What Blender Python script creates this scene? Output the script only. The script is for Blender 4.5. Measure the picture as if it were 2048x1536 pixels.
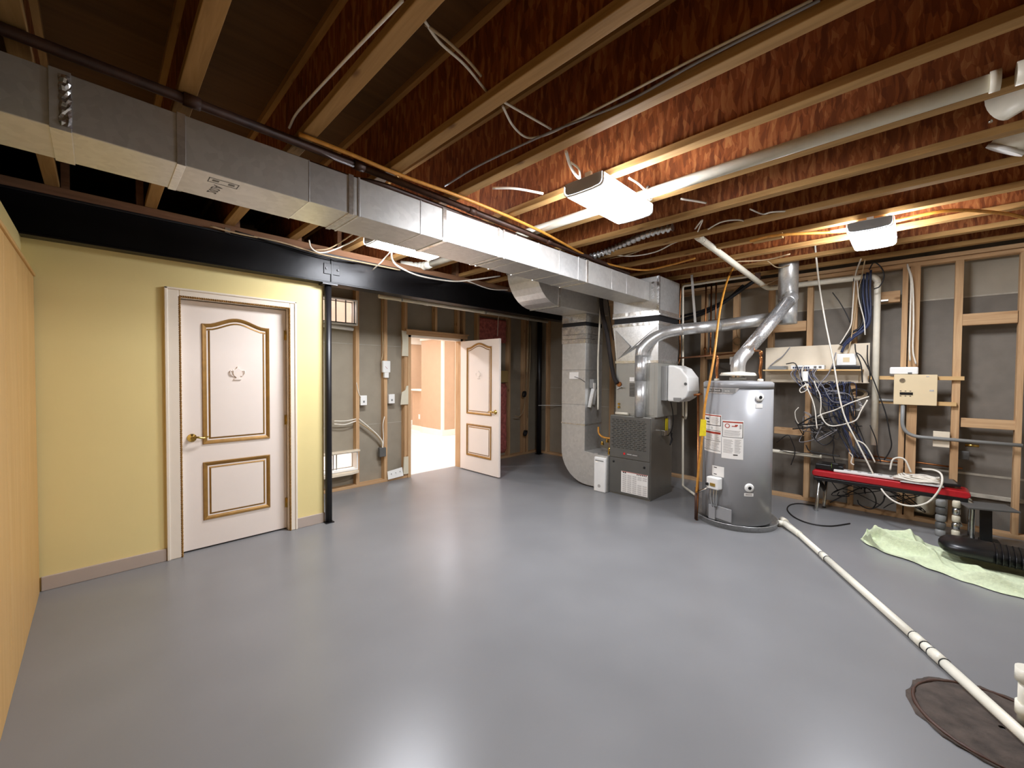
import bpy, bmesh, math, random
from mathutils import Vector, Matrix
random.seed(7)
for o in list(bpy.data.objects): bpy.data.objects.remove(o)
SC = bpy.context.scene
COL = SC.collection
PI = math.pi
# ---------------------------------------------------------------- camera
cam_d = bpy.data.cameras.new('camera'); cam = bpy.data.objects.new('camera', cam_d); COL.objects.link(cam)
cam_d.sensor_width = 36.0; cam_d.lens = 36.0*815/2048; cam_d.clip_start = 0.02
_p, _r, _a = math.radians(1.29), math.radians(.37), math.radians(44.55)
_fw = Vector((math.cos(_a)*math.cos(_p), math.sin(_a)*math.cos(_p), -math.sin(_p)))
_rt0 = Vector((math.sin(_a), -math.cos(_a), 0)); _up0 = _rt0.cross(_fw)
_rt = math.cos(_r)*_rt0 + math.sin(_r)*_up0; _up = -math.sin(_r)*_rt0 + math.cos(_r)*_up0
_m = Matrix((_rt, _up, -_fw)).transposed().to_4x4(); _m.translation = Vector((0, 0, 1.45))
cam.matrix_world = _m
SC.camera = cam
# ---------------------------------------------------------------- world, exposure
w = bpy.data.worlds.new('world'); SC.world = w; w.use_nodes = True
w.node_tree.nodes['Background'].inputs[0].default_value = (.9, .95, 1, 1)
w.node_tree.nodes['Background'].inputs[1].default_value = 0.0
vs = SC.view_settings; vs.view_transform = 'Standard'; vs.look = 'None'; vs.gamma = 1; vs.use_curve_mapping = False
vs.exposure = 1.9
LENS = 31.0          # emission of the fluorescent diffusers
NEXT = 60.0          # emission of the ceiling lamps in the next room
# ---------------------------------------------------------------- materials
def lin(h):
    h = h.lstrip('#'); c = [int(h[i:i+2], 16)/255 for i in (0, 2, 4)]
    return tuple((x/12.92 if x <= .04045 else ((x+.055)/1.055)**2.4) for x in c) + (1,)
M = {}
def _new(name):
    m = bpy.data.materials.new(name); m.use_nodes = True; M[name] = m
    nt = m.node_tree; return m, nt, nt.nodes['Principled BSDF']
def _coord(nt, scale=(1, 1, 1), kind='Object'):
    tc = nt.nodes.new('ShaderNodeTexCoord'); mp = nt.nodes.new('ShaderNodeMapping')
    nt.links.new(tc.outputs[kind], mp.inputs[0]); mp.inputs['Scale'].default_value = scale
    return mp.outputs[0]
def _noise(nt, vec, scale, detail=4, rough=.55, dist=0):
    n = nt.nodes.new('ShaderNodeTexNoise'); nt.links.new(vec, n.inputs['Vector'])
    n.inputs['Scale'].default_value = scale; n.inputs['Detail'].default_value = detail
    n.inputs['Roughness'].default_value = rough; n.inputs['Distortion'].default_value = dist
    return n.outputs[0]
def _ramp(nt, fac, stops):
    r = nt.nodes.new('ShaderNodeValToRGB'); nt.links.new(fac, r.inputs[0]); e = r.color_ramp.elements
    while len(e) < len(stops): e.new(.5)
    for k, (p, c) in enumerate(stops): e[k].position = p; e[k].color = c
    return r.outputs[0]
def _bump(nt, b, fac, strength, dist=.01):
    n = nt.nodes.new('ShaderNodeBump'); n.inputs['Strength'].default_value = strength; n.inputs['Distance'].default_value = dist
    nt.links.new(fac, n.inputs['Height']); nt.links.new(n.outputs[0], b.inputs['Normal'])
def plain(name, col, rough=.6, metal=0, var=.08, nscale=6, bump=0, coat=0, spec=None):
    m, nt, b = _new(name); c = lin(col)
    vec = _coord(nt); f = _noise(nt, vec, nscale)
    lo = tuple(x*(1-var) for x in c[:3])+(1,); hi = tuple(min(1, x*(1+var)) for x in c[:3])+(1,)
    nt.links.new(_ramp(nt, f, [(.3, lo), (.7, hi)]), b.inputs['Base Color'])
    b.inputs['Roughness'].default_value = rough; b.inputs['Metallic'].default_value = metal
    if coat: b.inputs['Coat Weight'].default_value = coat; b.inputs['Coat Roughness'].default_value = .15
    if spec is not None: b.inputs['Specular IOR Level'].default_value = spec
    if bump: _bump(nt, b, f, bump)
    return m
def wood(name, dark, light, axis=0, rough=.75, knots=True, scale=1.0):
    m, nt, b = _new(name)
    s = [14*scale]*3; s[axis] = .9*scale
    vec = _coord(nt, s); f = _noise(nt, vec, 2.2, 6, .6, .6)
    base = _ramp(nt, f, [(.25, lin(dark)), (.5, tuple((a+c)/2 for a, c in zip(lin(dark), lin(light)))), (.75, lin(light))])
    if knots:
        k = [5.0]*3; k[axis] = 2.2
        v2 = _coord(nt, k); vo = nt.nodes.new('ShaderNodeTexVoronoi'); nt.links.new(v2, vo.inputs['Vector']); vo.inputs['Scale'].default_value = 1.3
        kr = _ramp(nt, vo.outputs['Distance'], [(.04, (.35, .25, .15, 1)), (.12, (1, 1, 1, 1))])
        mx = nt.nodes.new('ShaderNodeMix'); mx.data_type = 'RGBA'; mx.blend_type = 'MULTIPLY'; mx.inputs[0].default_value = .8
        nt.links.new(base, mx.inputs[6]); nt.links.new(kr, mx.inputs[7]); base = mx.outputs[2]
    nt.links.new(base, b.inputs['Base Color']); b.inputs['Roughness'].default_value = rough
    b.inputs['Specular IOR Level'].default_value = .3
    _bump(nt, b, f, .25, .004)
    return m
def osb(name, cols, scale=1.0, stretch=(1, 1, 1)):
    m, nt, b = _new(name)
    vec = _coord(nt, stretch)
    nv = nt.nodes.new('ShaderNodeTexNoise'); nt.links.new(vec, nv.inputs['Vector']); nv.inputs['Scale'].default_value = 5*scale; nv.inputs['Detail'].default_value = 2
    ad = nt.nodes.new('ShaderNodeMix'); ad.data_type = 'VECTOR'; ad.inputs[0].default_value = .035
    nt.links.new(vec, ad.inputs[4]); nt.links.new(nv.outputs['Color'], ad.inputs[5])
    outs = []
    for rot, sc in (((.45, 0, 0), (1, 34, 7)), ((-.7, 0, 0), (1, 30, 6)), ((1.3, 0, 0), (1, 30, 7))):
        mp = nt.nodes.new('ShaderNodeMapping'); nt.links.new(ad.outputs[1], mp.inputs[0])
        mp.inputs['Rotation'].default_value = rot; mp.inputs['Scale'].default_value = tuple(x*scale for x in sc)
        vo = nt.nodes.new('ShaderNodeTexVoronoi'); nt.links.new(mp.outputs[0], vo.inputs['Vector']); vo.inputs['Scale'].default_value = 1.0
        sx = nt.nodes.new('ShaderNodeSeparateColor'); nt.links.new(vo.outputs['Color'], sx.inputs[0]); outs.append(sx.outputs[0])
    mx = nt.nodes.new('ShaderNodeMix'); mx.data_type = 'FLOAT'; mx.inputs[0].default_value = .45
    nt.links.new(outs[0], mx.inputs[2]); nt.links.new(outs[1], mx.inputs[3])
    m2 = nt.nodes.new('ShaderNodeMix'); m2.data_type = 'FLOAT'; m2.inputs[0].default_value = .4
    nt.links.new(mx.outputs[0], m2.inputs[2]); nt.links.new(outs[2], m2.inputs[3]); mx = m2
    nt.links.new(_ramp(nt, mx.outputs[0], [(.2, lin(cols[0])), (.5, lin(cols[1])), (.8, lin(cols[2]))]), b.inputs['Base Color'])
    b.inputs['Roughness'].default_value = .7; b.inputs['Specular IOR Level'].default_value = .3
    _bump(nt, b, mx.outputs[0], .5, .006)
    return m
def galv(name, col='#b9b9b4', rough=.38, spangle=40, bump=.03, contrast=.06, metal=.75):
    m, nt, b = _new(name); c = lin(col)
    vec = _coord(nt); vo = nt.nodes.new('ShaderNodeTexVoronoi'); nt.links.new(vec, vo.inputs['Vector']); vo.inputs['Scale'].default_value = spangle
    sx = nt.nodes.new('ShaderNodeSeparateColor'); nt.links.new(vo.outputs['Color'], sx.inputs[0])
    nt.links.new(_ramp(nt, sx.outputs[0], [(0, tuple(x*(1-contrast) for x in c[:3])+(1,)), (1, tuple(min(1, x*(1+contrast)) for x in c[:3])+(1,))]), b.inputs['Base Color'])
    b.inputs['Metallic'].default_value = metal; b.inputs['Roughness'].default_value = rough
    _bump(nt, b, _noise(nt, vec, 5, 2), bump*6, .01)
    return m
def emit(name, col, strength):
    m, nt, b = _new(name); b.inputs['Base Color'].default_value = lin(col)
    b.inputs['Emission Color'].default_value = lin(col); b.inputs['Emission Strength'].default_value = strength
    return m
# floor paint: grey, satin, faint scuffs
m, nt, b = _new('floor_paint')
_v = _coord(nt); _f = _noise(nt, _v, 1.6, 2)
nt.links.new(_ramp(nt, _f, [(.3, lin('#7e7e7f')), (.7, lin('#868687'))]), b.inputs['Base Color'])
b.inputs['Roughness'].default_value = .3

plain('yellow_paint', '#ecd998', .55, var=.02, nscale=2)
plain('grey_base', '#b9a99c', .5, var=.03)
plain('door_cream', '#f3e6da', .4, var=.015, nscale=3)
plain('casing_cream', '#f0e4d2', .42, var=.02)
plain('gold_paint', '#9a7236', .42, metal=.35, var=.15, nscale=20)
plain('brass', '#c9a85a', .22, metal=1, var=.05)
plain('black_steel', '#141214', .42, var=.3, nscale=9, bump=.15)
plain('black_steel_gloss', '#0b0a0b', .34, var=.3, nscale=4, bump=.25, spec=.22)
plain('concrete_wall', '#7b746a', .85, var=.10, nscale=7, bump=.1)
plain('seam_white', '#b5ae9f', .9, var=.2, nscale=12)
plain('drywall_light', '#a89f8e', .85, var=.06, nscale=5)
plain('drywall_grey', '#988e7c', .8, var=.07, nscale=5, bump=.05)
plain('plain_wall', '#b8b0a0', .8, var=.04)
plain('next_wall', '#cfae8e', .7, var=.03)
plain('white_trim', '#f4eee2', .5, var=.02)
plain('white_plastic', '#ecebe6', .35, var=.03)
plain('white_metal', '#efeeea', .35, var=.03)
plain('pvc_white', '#e9e2cf', .4, var=.06, nscale=14)
plain('pvc_bright', '#f1eddc', .35, var=.06, nscale=10)
plain('black_plastic', '#111113', .35, var=.2)
plain('black_rubber', '#17171a', .6, var=.2)
plain('cable_white', '#e4ddcf', .5, var=.1, nscale=20)
plain('cable_tan', '#b39a76', .55, var=.12, nscale=12)
plain('cable_black', '#171516', .5, var=.15)
plain('cable_blue', '#27304f', .45, var=.25, nscale=20)
plain('cable_grey', '#8e8c90', .5, var=.15, nscale=20)
plain('csst_yellow', '#c98a35', .45, var=.18, nscale=30)
plain('tag_yellow', '#e5cf1f', .5, var=.1, nscale=30)
plain('copper', '#a86f45', .38, metal=1, var=.25, nscale=18)
plain('iron_pipe', '#4a2f22', .55, var=.3, nscale=16)
plain('heater_grey', '#939394', .34, var=.02, coat=.2)
plain('furnace_grey', '#5a5853', .42, var=.05, nscale=8)
plain('furnace_side', '#8f8d86', .38, metal=.55, var=.06, nscale=5)
plain('coil_grey', '#a09e96', .42, metal=.3, var=.05)
plain('grey_plastic', '#8b8b88', .45, var=.05)
plain('dark_grey_box', '#5b5a57', .5, var=.08)
plain('label_white', '#efece6', .5, var=.03)
plain('label_black', '#2a2626', .5, var=.1)
plain('label_grey', '#b3aeaa', .6, var=.15, nscale=60)
plain('label_red', '#a8341f', .5, var=.1)
plain('badge_red', '#d4262a', .4, var=.05)
plain('red_vinyl', '#b3141f', .3, var=.12, nscale=10, coat=.4)
plain('chrome', '#c9c9c6', .25, metal=1, var=.15, nscale=30)
plain('towel_green', '#cfd9b6', .95, var=.09, nscale=45, bump=.5)
plain('pink_batt', '#bd6a62', .95, var=.35, nscale=22, bump=.8)
plain('kraft_paper', '#b89a63', .8, var=.08)
plain('insulation_black', '#241d1b', .8, var=.25, nscale=14, bump=.2)
plain('sump_concrete', '#4a4039', .9, var=.4, nscale=14, bump=.9)
plain('panel_beige', '#dcc7a0', .55, var=.03)
plain('plywood_white', '#e3d5bd', .65, var=.05, nscale=5)
plain('bucket_cream', '#d5cdb5', .5, var=.05)
plain('lime_sticker', '#a6d93a', .5, var=.03)
plain('dark_void', '#1a1411', .9, var=.1)
galv('galvanized', '#cfcecb', .40, metal=.62)
galv('galvanized_dull', '#cbc9c4', .46, 30, .04, metal=.58)
galv('galvanized_bright', '#d4d4d2', .33, 60, .02, .08, .8)
galv('foil_tape', '#d2cfc8', .24, 90, .18, .2)
galv('foil_crinkle', '#d8d8d8', .26, 120, .3, .35, .85)
for ax, t in enumerate('xyz'):
    wood('stud_wood_'+t, '#ab825a', '#d3b086', ax)
    wood('flange_wood_'+t, '#8e6a3c', '#b58d57', ax)
wood('subfloor', '#4f3519', '#6b4a26', 0, .85, False, .4)
wood('plate_wood_x', '#6b4a33', '#8a6448', 0)
wood('tan_panel', '#c2975a', '#d0a86c', 2, .5, False, .6)
wood('plank_floor', '#dcd6cc', '#f2eee8', 0, .35, False, .5)
wood('block_wood_y', '#c39a63', '#dcbb88', 1)
osb('osb_web', ('#63300f', '#82441b', '#a0683a'), 1.6)
emit('diffuser', '#f0f3fb', LENS)
emit('lamp_glow', '#f8f8ff', NEXT)
# ---------------------------------------------------------------- mesh builder
ORG = {}
class MB:
    def __init__(s): s.v = []; s.f = []; s.sm = []
    def add(s, vs, fs, smooth=False):
        n = len(s.v); s.v += [tuple(v) for v in vs]
        for f in fs: s.f.append([i+n for i in f]); s.sm.append(smooth)
        return s
    def box(s, a, b):
        (x0, y0, z0), (x1, y1, z1) = a, b
        x0, x1 = min(x0, x1), max(x0, x1); y0, y1 = min(y0, y1), max(y0, y1); z0, z1 = min(z0, z1), max(z0, z1)
        return s.add([(x0,y0,z0),(x1,y0,z0),(x1,y1,z0),(x0,y1,z0),(x0,y0,z1),(x1,y0,z1),(x1,y1,z1),(x0,y1,z1)],
                     [(3,2,1,0),(4,5,6,7),(0,1,5,4),(1,2,6,5),(2,3,7,6),(3,0,4,7)])
    def bar(s, p, q, wd, ht, up=(0, 0, 1)):
        p, q, up = Vector(p), Vector(q), Vector(up); d = (q-p).normalized()
        r = d.cross(up)
        if r.length < 1e-4: r = d.cross(Vector((1, 0, 0)))
        r.normalize(); u = r.cross(d); vs = []
        for c in (p, q):
            for a, e in ((-1,-1),(1,-1),(1,1),(-1,1)): vs.append(c+r*a*wd/2+u*e*ht/2)
        return s.add(vs, [(0,1,2,3),(7,6,5,4),(0,4,5,1),(1,5,6,2),(2,6,7,3),(3,7,4,0)])
    def prism(s, poly, axis, a, b, smooth=False):
        # poly: list of 2D points in the two other axes (cyclic order x->(y,z), y->(x,z), z->(x,y))
        n = len(poly); vs = []
        for t in (a, b):
            for u, v in poly: vs.append([(t, u, v), (u, t, v), (u, v, t)][axis])
        k = len(s.v); s.v += vs
        s.f.append([k+i for i in range(n)][::-1]); s.sm.append(False); s.f.append([k+n+i for i in range(n)]); s.sm.append(False)
        for i in range(n):
            j = (i+1) % n; s.f.append([k+i, k+j, k+n+j, k+n+i]); s.sm.append(smooth)
        return s
    def tube(s, pts, r, n=8, caps=True, closed=False):
        P = [Vector(p) for p in pts]; L = len(P); R = r if isinstance(r, (list, tuple)) else [r]*L
        k = len(s.v); prev = None
        for i in range(L):
            if closed: d = P[(i+1) % L]-P[i-1]
            else: d = P[min(i+1, L-1)]-P[max(i-1, 0)]
            d.normalize()
            if prev is None:
                u = d.orthogonal().normalized()
            else:
                u = prev-d*prev.dot(d)
                u = u.normalized() if u.length > 1e-5 else d.orthogonal().normalized()
            prev = u; v = d.cross(u)
            for j in range(n):
                a = 2*PI*j/n; s.v.append(tuple(P[i]+(u*math.cos(a)+v*math.sin(a))*R[i]))
        for i in range(L if closed else L-1):
            i2 = (i+1) % L
            for j in range(n):
                j2 = (j+1) % n; s.f.append([k+i*n+j, k+i*n+j2, k+i2*n+j2, k+i2*n+j]); s.sm.append(True)
        if caps and not closed:
            s.f.append([k+j for j in range(n)][::-1]); s.sm.append(False)
            s.f.append([k+(L-1)*n+j for j in range(n)]); s.sm.append(False)
        return s
    def lathe(s, c, prof, n=28, axis=2, smooth=True):
        # prof: list of (radius, offset along axis)
        k = len(s.v); c = Vector(c); e = [Vector((0,1,0)), Vector((0,0,1)), Vector((1,0,0))][axis]; g = [Vector((0,0,1)), Vector((1,0,0)), Vector((0,1,0))][axis]; ax = [Vector((1,0,0)), Vector((0,1,0)), Vector((0,0,1))][axis]
        for r, t in prof:
            for j in range(n):
                a = 2*PI*j/n; s.v.append(tuple(c+ax*t+(e*math.cos(a)+g*math.sin(a))*max(r, 1e-4)))
        for i in range(len(prof)-1):
            for j in range(n):
                j2 = (j+1) % n; s.f.append([k+i*n+j, k+i*n+j2, k+(i+1)*n+j2, k+(i+1)*n+j]); s.sm.append(smooth)
        s.f.append([k+j for j in range(n)][::-1]); s.sm.append(False)
        s.f.append([k+(len(prof)-1)*n+j for j in range(n)]); s.sm.append(False)
        return s
    def rings(s, rings, closed=True, smooth=False, caps=(False, False)):
        k = len(s.v); n = len(rings[0])
        for R in rings: s.v += [tuple(p) for p in R]
        for i in range(len(rings)-1):
            for j in range(n if closed else n-1):
                j2 = (j+1) % n; s.f.append([k+i*n+j, k+i*n+j2, k+(i+1)*n+j2, k+(i+1)*n+j]); s.sm.append(smooth)
        if caps[0]: s.f.append([k+j for j in range(n)][::-1]); s.sm.append(False)
        if caps[1]: s.f.append([k+(len(rings)-1)*n+j for j in range(n)]); s.sm.append(False)
        return s
    def build(s, name, mat, parent=None, bevel=0, origin=None, seg=2):
        if parent is not None: org = ORG[parent.name]
        elif origin is not None: org = Vector(origin)
        else:
            xs = [v[0] for v in s.v]; ys = [v[1] for v in s.v]; zs = [v[2] for v in s.v]
            org = Vector(((min(xs)+max(xs))/2, (min(ys)+max(ys))/2, min(zs)))
        me = bpy.data.meshes.new(name); me.from_pydata([tuple(Vector(v)-org) for v in s.v], [], s.f); me.update()
        bm = bmesh.new(); bm.from_mesh(me); bmesh.ops.recalc_face_normals(bm, faces=bm.faces); bm.to_mesh(me); bm.free()
        me.polygons.foreach_set('use_smooth', s.sm)
        me.materials.append(M[mat] if isinstance(mat, str) else mat)
        o = bpy.data.objects.new(name, me); COL.objects.link(o)
        if parent is not None: o.parent = parent
        else: o.location = org
        ORG[o.name] = org
        if bevel:
            md = o.modifiers.new('bevel', 'BEVEL'); md.width = bevel; md.segments = seg; md.limit_method = 'ANGLE'; md.angle_limit = math.radians(35); md.harden_normals = False
        return o
def tag(o, label, cat, group=None, kind=None):
    if label: o['label'] = label
    if cat: o['category'] = cat
    if group: o['group'] = group
    if kind: o['kind'] = kind
    return o
def thing(name, label, cat, loc, group=None, kind=None):
    o = bpy.data.objects.new(name, None); COL.objects.link(o); o.location = loc; o.empty_display_size = .05
    ORG[o.name] = Vector(loc); return tag(o, label, cat, group, kind)
def solo(mb, name, mat, label, cat, group=None, bevel=0, seg=2):
    return tag(mb.build(name, mat, None, bevel, None, seg), label, cat, group)
def struct(mb, name, mat, label=None, bevel=0):
    o = mb.build(name, mat, None, bevel, (0, 0, 0)); o['kind'] = 'structure'
    if label: o['label'] = label
    return o
def catmull(pts, n=6):
    P = [Vector(p) for p in pts]
    if len(P) < 3: return P
    out = []; Q = [P[0]*2-P[1]]+P+[P[-1]*2-P[-2]]
    for i in range(1, len(Q)-2):
        a, b, c, d = Q[i-1], Q[i], Q[i+1], Q[i+2]
        for k in range(n):
            t = k/n; out.append(.5*((2*b)+(c-a)*t+(2*a-5*b+4*c-d)*t*t+(3*b-a-3*c+d)*t**3))
    out.append(P[-1]); return out
def cable(pts, r, name, mat, label, cat='cable', group=None, n=5, parent=None, k=6):
    mb = MB().tube(catmull(pts, k), r, n)
    if parent is not None: return mb.build(name, mat, parent)
    return solo(mb, name, mat, label, cat, group)
def pipe_path(pts, bend=.05, k=5):
    P = [Vector(p) for p in pts]; out = [P[0]]
    for i in range(1, len(P)-1):
        a = (P[i-1]-P[i]); b = (P[i+1]-P[i]); t = min(bend, a.length*.45, b.length*.45)
        p0 = P[i]+a.normalized()*t; p1 = P[i]+b.normalized()*t
        for j in range(k+1):
            u = j/k; out.append(p0*(1-u)**2+P[i]*2*u*(1-u)+p1*u*u)
    out.append(P[-1]); return out
def grid_wall(mb, axis, t0, t1, u0, u1, v0, v1, holes):
    us = sorted({u0, u1, *[h[0] for h in holes], *[h[1] for h in holes]}); zs = sorted({v0, v1, *[h[2] for h in holes], *[h[3] for h in holes]})
    us = [u for u in us if u0 <= u <= u1]; zs = [z for z in zs if v0 <= z <= v1]
    for i in range(len(us)-1):
        for j in range(len(zs)-1):
            cu, cz = (us[i]+us[i+1])/2, (zs[j]+zs[j+1])/2
            if any(h[0] < cu < h[1] and h[2] < cz < h[3] for h in holes): continue
            if axis == 1: mb.box((us[i], t0, zs[j]), (us[i+1], t1, zs[j+1]))
            else: mb.box((t0, us[i], zs[j]), (t1, us[i+1], zs[j+1]))
    return mb
def text_mesh(txt, size, name, mat, parent, pos, right, up, depth=.0006):
    cu = bpy.data.curves.new(name, 'FONT'); cu.body = txt; cu.size = size; cu.align_x = 'CENTER'; cu.align_y = 'CENTER'; cu.extrude = depth; cu.resolution_u = 2
    t = bpy.data.objects.new(name+'_tmp', cu); COL.objects.link(t)
    dg = bpy.context.evaluated_depsgraph_get(); me = bpy.data.meshes.new_from_object(t.evaluated_get(dg))
    bpy.data.objects.remove(t); bpy.data.curves.remove(cu)
    r, u = Vector(right).normalized(), Vector(up).normalized(); n = r.cross(u)
    mm = Matrix((r, u, n)).transposed().to_4x4(); mm.translation = Vector(pos)-ORG[parent.name]
    me.transform(mm); me.materials.clear(); me.materials.append(M[mat])
    o = bpy.data.objects.new(name, me); COL.objects.link(o); o.parent = parent; ORG[o.name] = ORG[parent.name]; return o
def text_map(txt, size, name, mat, parent, fn):
    # text whose vertices (u, v, depth) are laid on a surface by fn
    cu = bpy.data.curves.new(name, 'FONT'); cu.body = txt; cu.size = size; cu.align_x = 'CENTER'; cu.align_y = 'CENTER'; cu.resolution_u = 2
    t = bpy.data.objects.new(name+'_tmp', cu); COL.objects.link(t)
    dg = bpy.context.evaluated_depsgraph_get(); me = bpy.data.meshes.new_from_object(t.evaluated_get(dg))
    bpy.data.objects.remove(t); bpy.data.curves.remove(cu); org = ORG[parent.name]
    for v in me.vertices: v.co = Vector(fn(v.co.x, v.co.y))-org
    me.materials.clear(); me.materials.append(M[mat])
    o = bpy.data.objects.new(name, me); COL.objects.link(o); o.parent = parent; ORG[o.name] = org; return o
# ================================================================ STRUCTURE
XR, YB = 5.98, 5.12          # foundation wall, sheathing of the framed back wall
struct(MB().box((-1.6, -1.8, -.1), (XR+.1, 5.13, 0)), 'floor', 'floor_paint')
ceil = struct(MB().box((-1.6, -1.8, 3.06), (XR+.1, 5.4, 3.09)), 'ceiling', 'subfloor')
web_src = fl_src = None
for k in range(-3, 12):
    xr = .317+.4785*k; xc = xr-.033
    if k == -3:
        web_src = MB().box((xc-.006, -1.8, 2.688), (xc+.006, 5.12, 3.022)).build('joist', 'osb_web', ceil); web_src['label'] = 'wooden I-joist with orange strand board web'
        lo_src = MB().box((xc-.033, -1.8, 2.65), (xc+.033, 5.12, 2.69)).build('bottom_flange', 'flange_wood_y', web_src, .003)
        up_src = MB().box((xc-.033, -1.8, 3.02), (xc+.033, 5.12, 3.06)).build('top_flange', 'flange_wood_y', web_src)
        x0 = xc; continue
    j = web_src.copy(); COL.objects.link(j); j.parent = ceil; j.location = (xc-x0, 0, 0)
    for s_ in (lo_src, up_src):
        c = s_.copy(); COL.objects.link(c); c.parent = j
# squash blocks standing on the beam beside the joists
for k in range(-2, 12):
    xr = .317+.4785*k; a = xr+.004 if k % 3 else xr-.11
    MB().box((a, 4.0, 2.65), (a+.04, 4.09, 3.02)).build('squash_block', 'plate_wood_x', ceil, .002)
# ---- walls round the painted corner
yw = struct(grid_wall(MB(), 1, 4.08, 4.18, -.337, 1.535, 0, 2.315, [(.44, 1.24, -.01, 2.055)]), 'wall_left', 'yellow_paint', 'pale yellow painted partition wall with a closet door')
struct(MB().box((1.435, 4.18, 0), (1.535, 5.12, 2.315)), 'wall_left_return', 'yellow_paint')
struct(MB().box((-.437, -1.8, 0), (-.337, 4.18, 2.315)), 'wall_side', 'yellow_paint')
struct(MB().box((-1.7, -1.8, 0), (-1.6, 5.4, 3.06)), 'wall_outer', 'dark_void')
struct(MB().box((-1.6, 5.35, 2.56), (XR, 5.4, 3.06)), 'wall_rim', 'dark_void')
struct(MB().box((-1.7, -1.9, 0), (XR+.1, -1.8, 3.06)), 'wall_front', 'plain_wall')
bb = struct(MB().box((-.28, 4.065, 0), (.356, 4.082, .095)).box((1.292, 4.065, 0), (1.54, 4.082, .095)), 'baseboard_left', 'grey_base', bevel=.004)
# tan vertical paneling along the side wall
tp = thing('wood_paneling', 'tan vertical-grain wood paneling standing along the side wall at the left edge', 'paneling', (-.31, 2.0, 0))
y = 4.055
while y > -1.2:
    MB().box((-.337, y-.40, .0), (-.281 if int(y*10) % 2 else -.285, y-.002, 2.065)).build('plank', 'tan_panel', tp, .004); y -= .402
MB().box((-.337, -1.2, 2.065), (-.276, 4.06, 2.085)).build('top_rail', 'tan_panel', tp, .003)
# ---- panel door builder
def offset_poly(P, d):
    n = len(P); out = []
    for i in range(n):
        a = Vector(P[i-1]); b = Vector(P[i]); c = Vector(P[(i+1) % n])
        e1 = (b-a).normalized(); e2 = (c-b).normalized(); n1 = Vector((-e1.y, e1.x)); n2 = Vector((-e2.y, e2.x))
        t = (n1+n2); L = t.length; t = t/L; out.append(b+t*d/max(.3, t.dot(n1)))
    return out
def door_leaf(parent, mp, W, Ht, knob_u, flip=1):
    leaf = MB(); c8 = [mp(u, v, w_) for w_ in (0, -.035) for u, v in ((0, .012), (W, .012), (W, Ht), (0, Ht))]
    leaf.add(c8, [(0,1,2,3),(7,6,5,4),(0,4,5,1),(1,5,6,2),(2,6,7,3),(3,7,4,0)]); lf = leaf.build('door_leaf', 'door_cream', parent, .003)
    u0, u1 = W*.178, W*.822
    top = []
    for i in range(17):
        t = i/16; a = max(0, math.sin(PI*min(1, max(0, (t-.08)/.84))))
        top.append((u1+(u0-u1)*t, 1.853+.062*a**1.6))
    up = [(u0, .862), (u1, .862)]+top
    lo = [(u0, .235), (u1, .235), (u1, .715), (u0, .715)]
    for P in (up, lo):
        prof = [(0, .0), (.005, .010), (.018, .007), (.036, -.003), (.052, .004), (.055, 0.0)]
        rg = []
        for d, h in prof: rg.append([mp(q[0], q[1], h+.0005) for q in offset_poly(P, d)])
        MB().rings(rg).build('panel_molding', 'gold_paint', lf)
        inner = offset_poly(P, .055); MB().add([mp(q[0], q[1], .003) for q in inner], [list(range(len(inner)))]).build('raised_panel', 'door_cream', lf)
    # urn shaped plaster emblem
    cu, cv = W/2, 1.44
    half = [(.0, -.055), (.03, -.055), (.03, -.047), (.012, -.038), (.012, -.03), (.03, -.012), (.036, .012), (.034, .03), (.04, .036), (.04, .042), (.022, .044), (.012, .056), (.006, .06), (.004, .072), (0, .075)]
    poly = half+[(-a, b) for a, b in half[::-1] if a > 0]
    n = len(poly); e = MB(); e.add([mp(cu+a*.9, cv+b*.9, .003) for a, b in poly]+[mp(cu+a*.86, cv+b*.86, .014) for a, b in poly], [list(range(n, 2*n))]+[[i, (i+1) % n, n+(i+1) % n, n+i] for i in range(n)])
    for s_ in (-1, 1):
        e.tube(catmull([mp(cu+s_*.03, cv+.025, .008), mp(cu+s_*.05, cv+.03, .012), mp(cu+s_*.052, cv+.008, .012), mp(cu+s_*.04, cv-.012, .01), mp(cu+s_*.026, cv-.016, .007)], 4), .004, 6)
    e.build('emblem', 'door_cream', lf)
    # lever handle with round rose
    for side in (0, 1):
        sg = 1 if side == 0 else -1; base = 0 if side == 0 else -.035
        k = MB(); kv = .925; L = [mp(knob_u, kv, base), mp(knob_u, kv, base+sg*.008), mp(knob_u, kv, base+sg*.01), mp(knob_u, kv, base+sg*.045), mp(knob_u, kv, base+sg*.055)]
        k.tube(L, [.033, .031, .014, .012, .014], 16)
        d = flip; k.tube(catmull([mp(knob_u, kv, base+sg*.048), mp(knob_u+d*.03, kv+.006, base+sg*.052), mp(knob_u+d*.07, kv-.004, base+sg*.05), mp(knob_u+d*.105, kv+.006, base+sg*.046)], 5), [.011]+[.0085]*10+[.006]*5, 8)
        k.build('lever_handle', 'brass', lf)
    return lf
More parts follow.
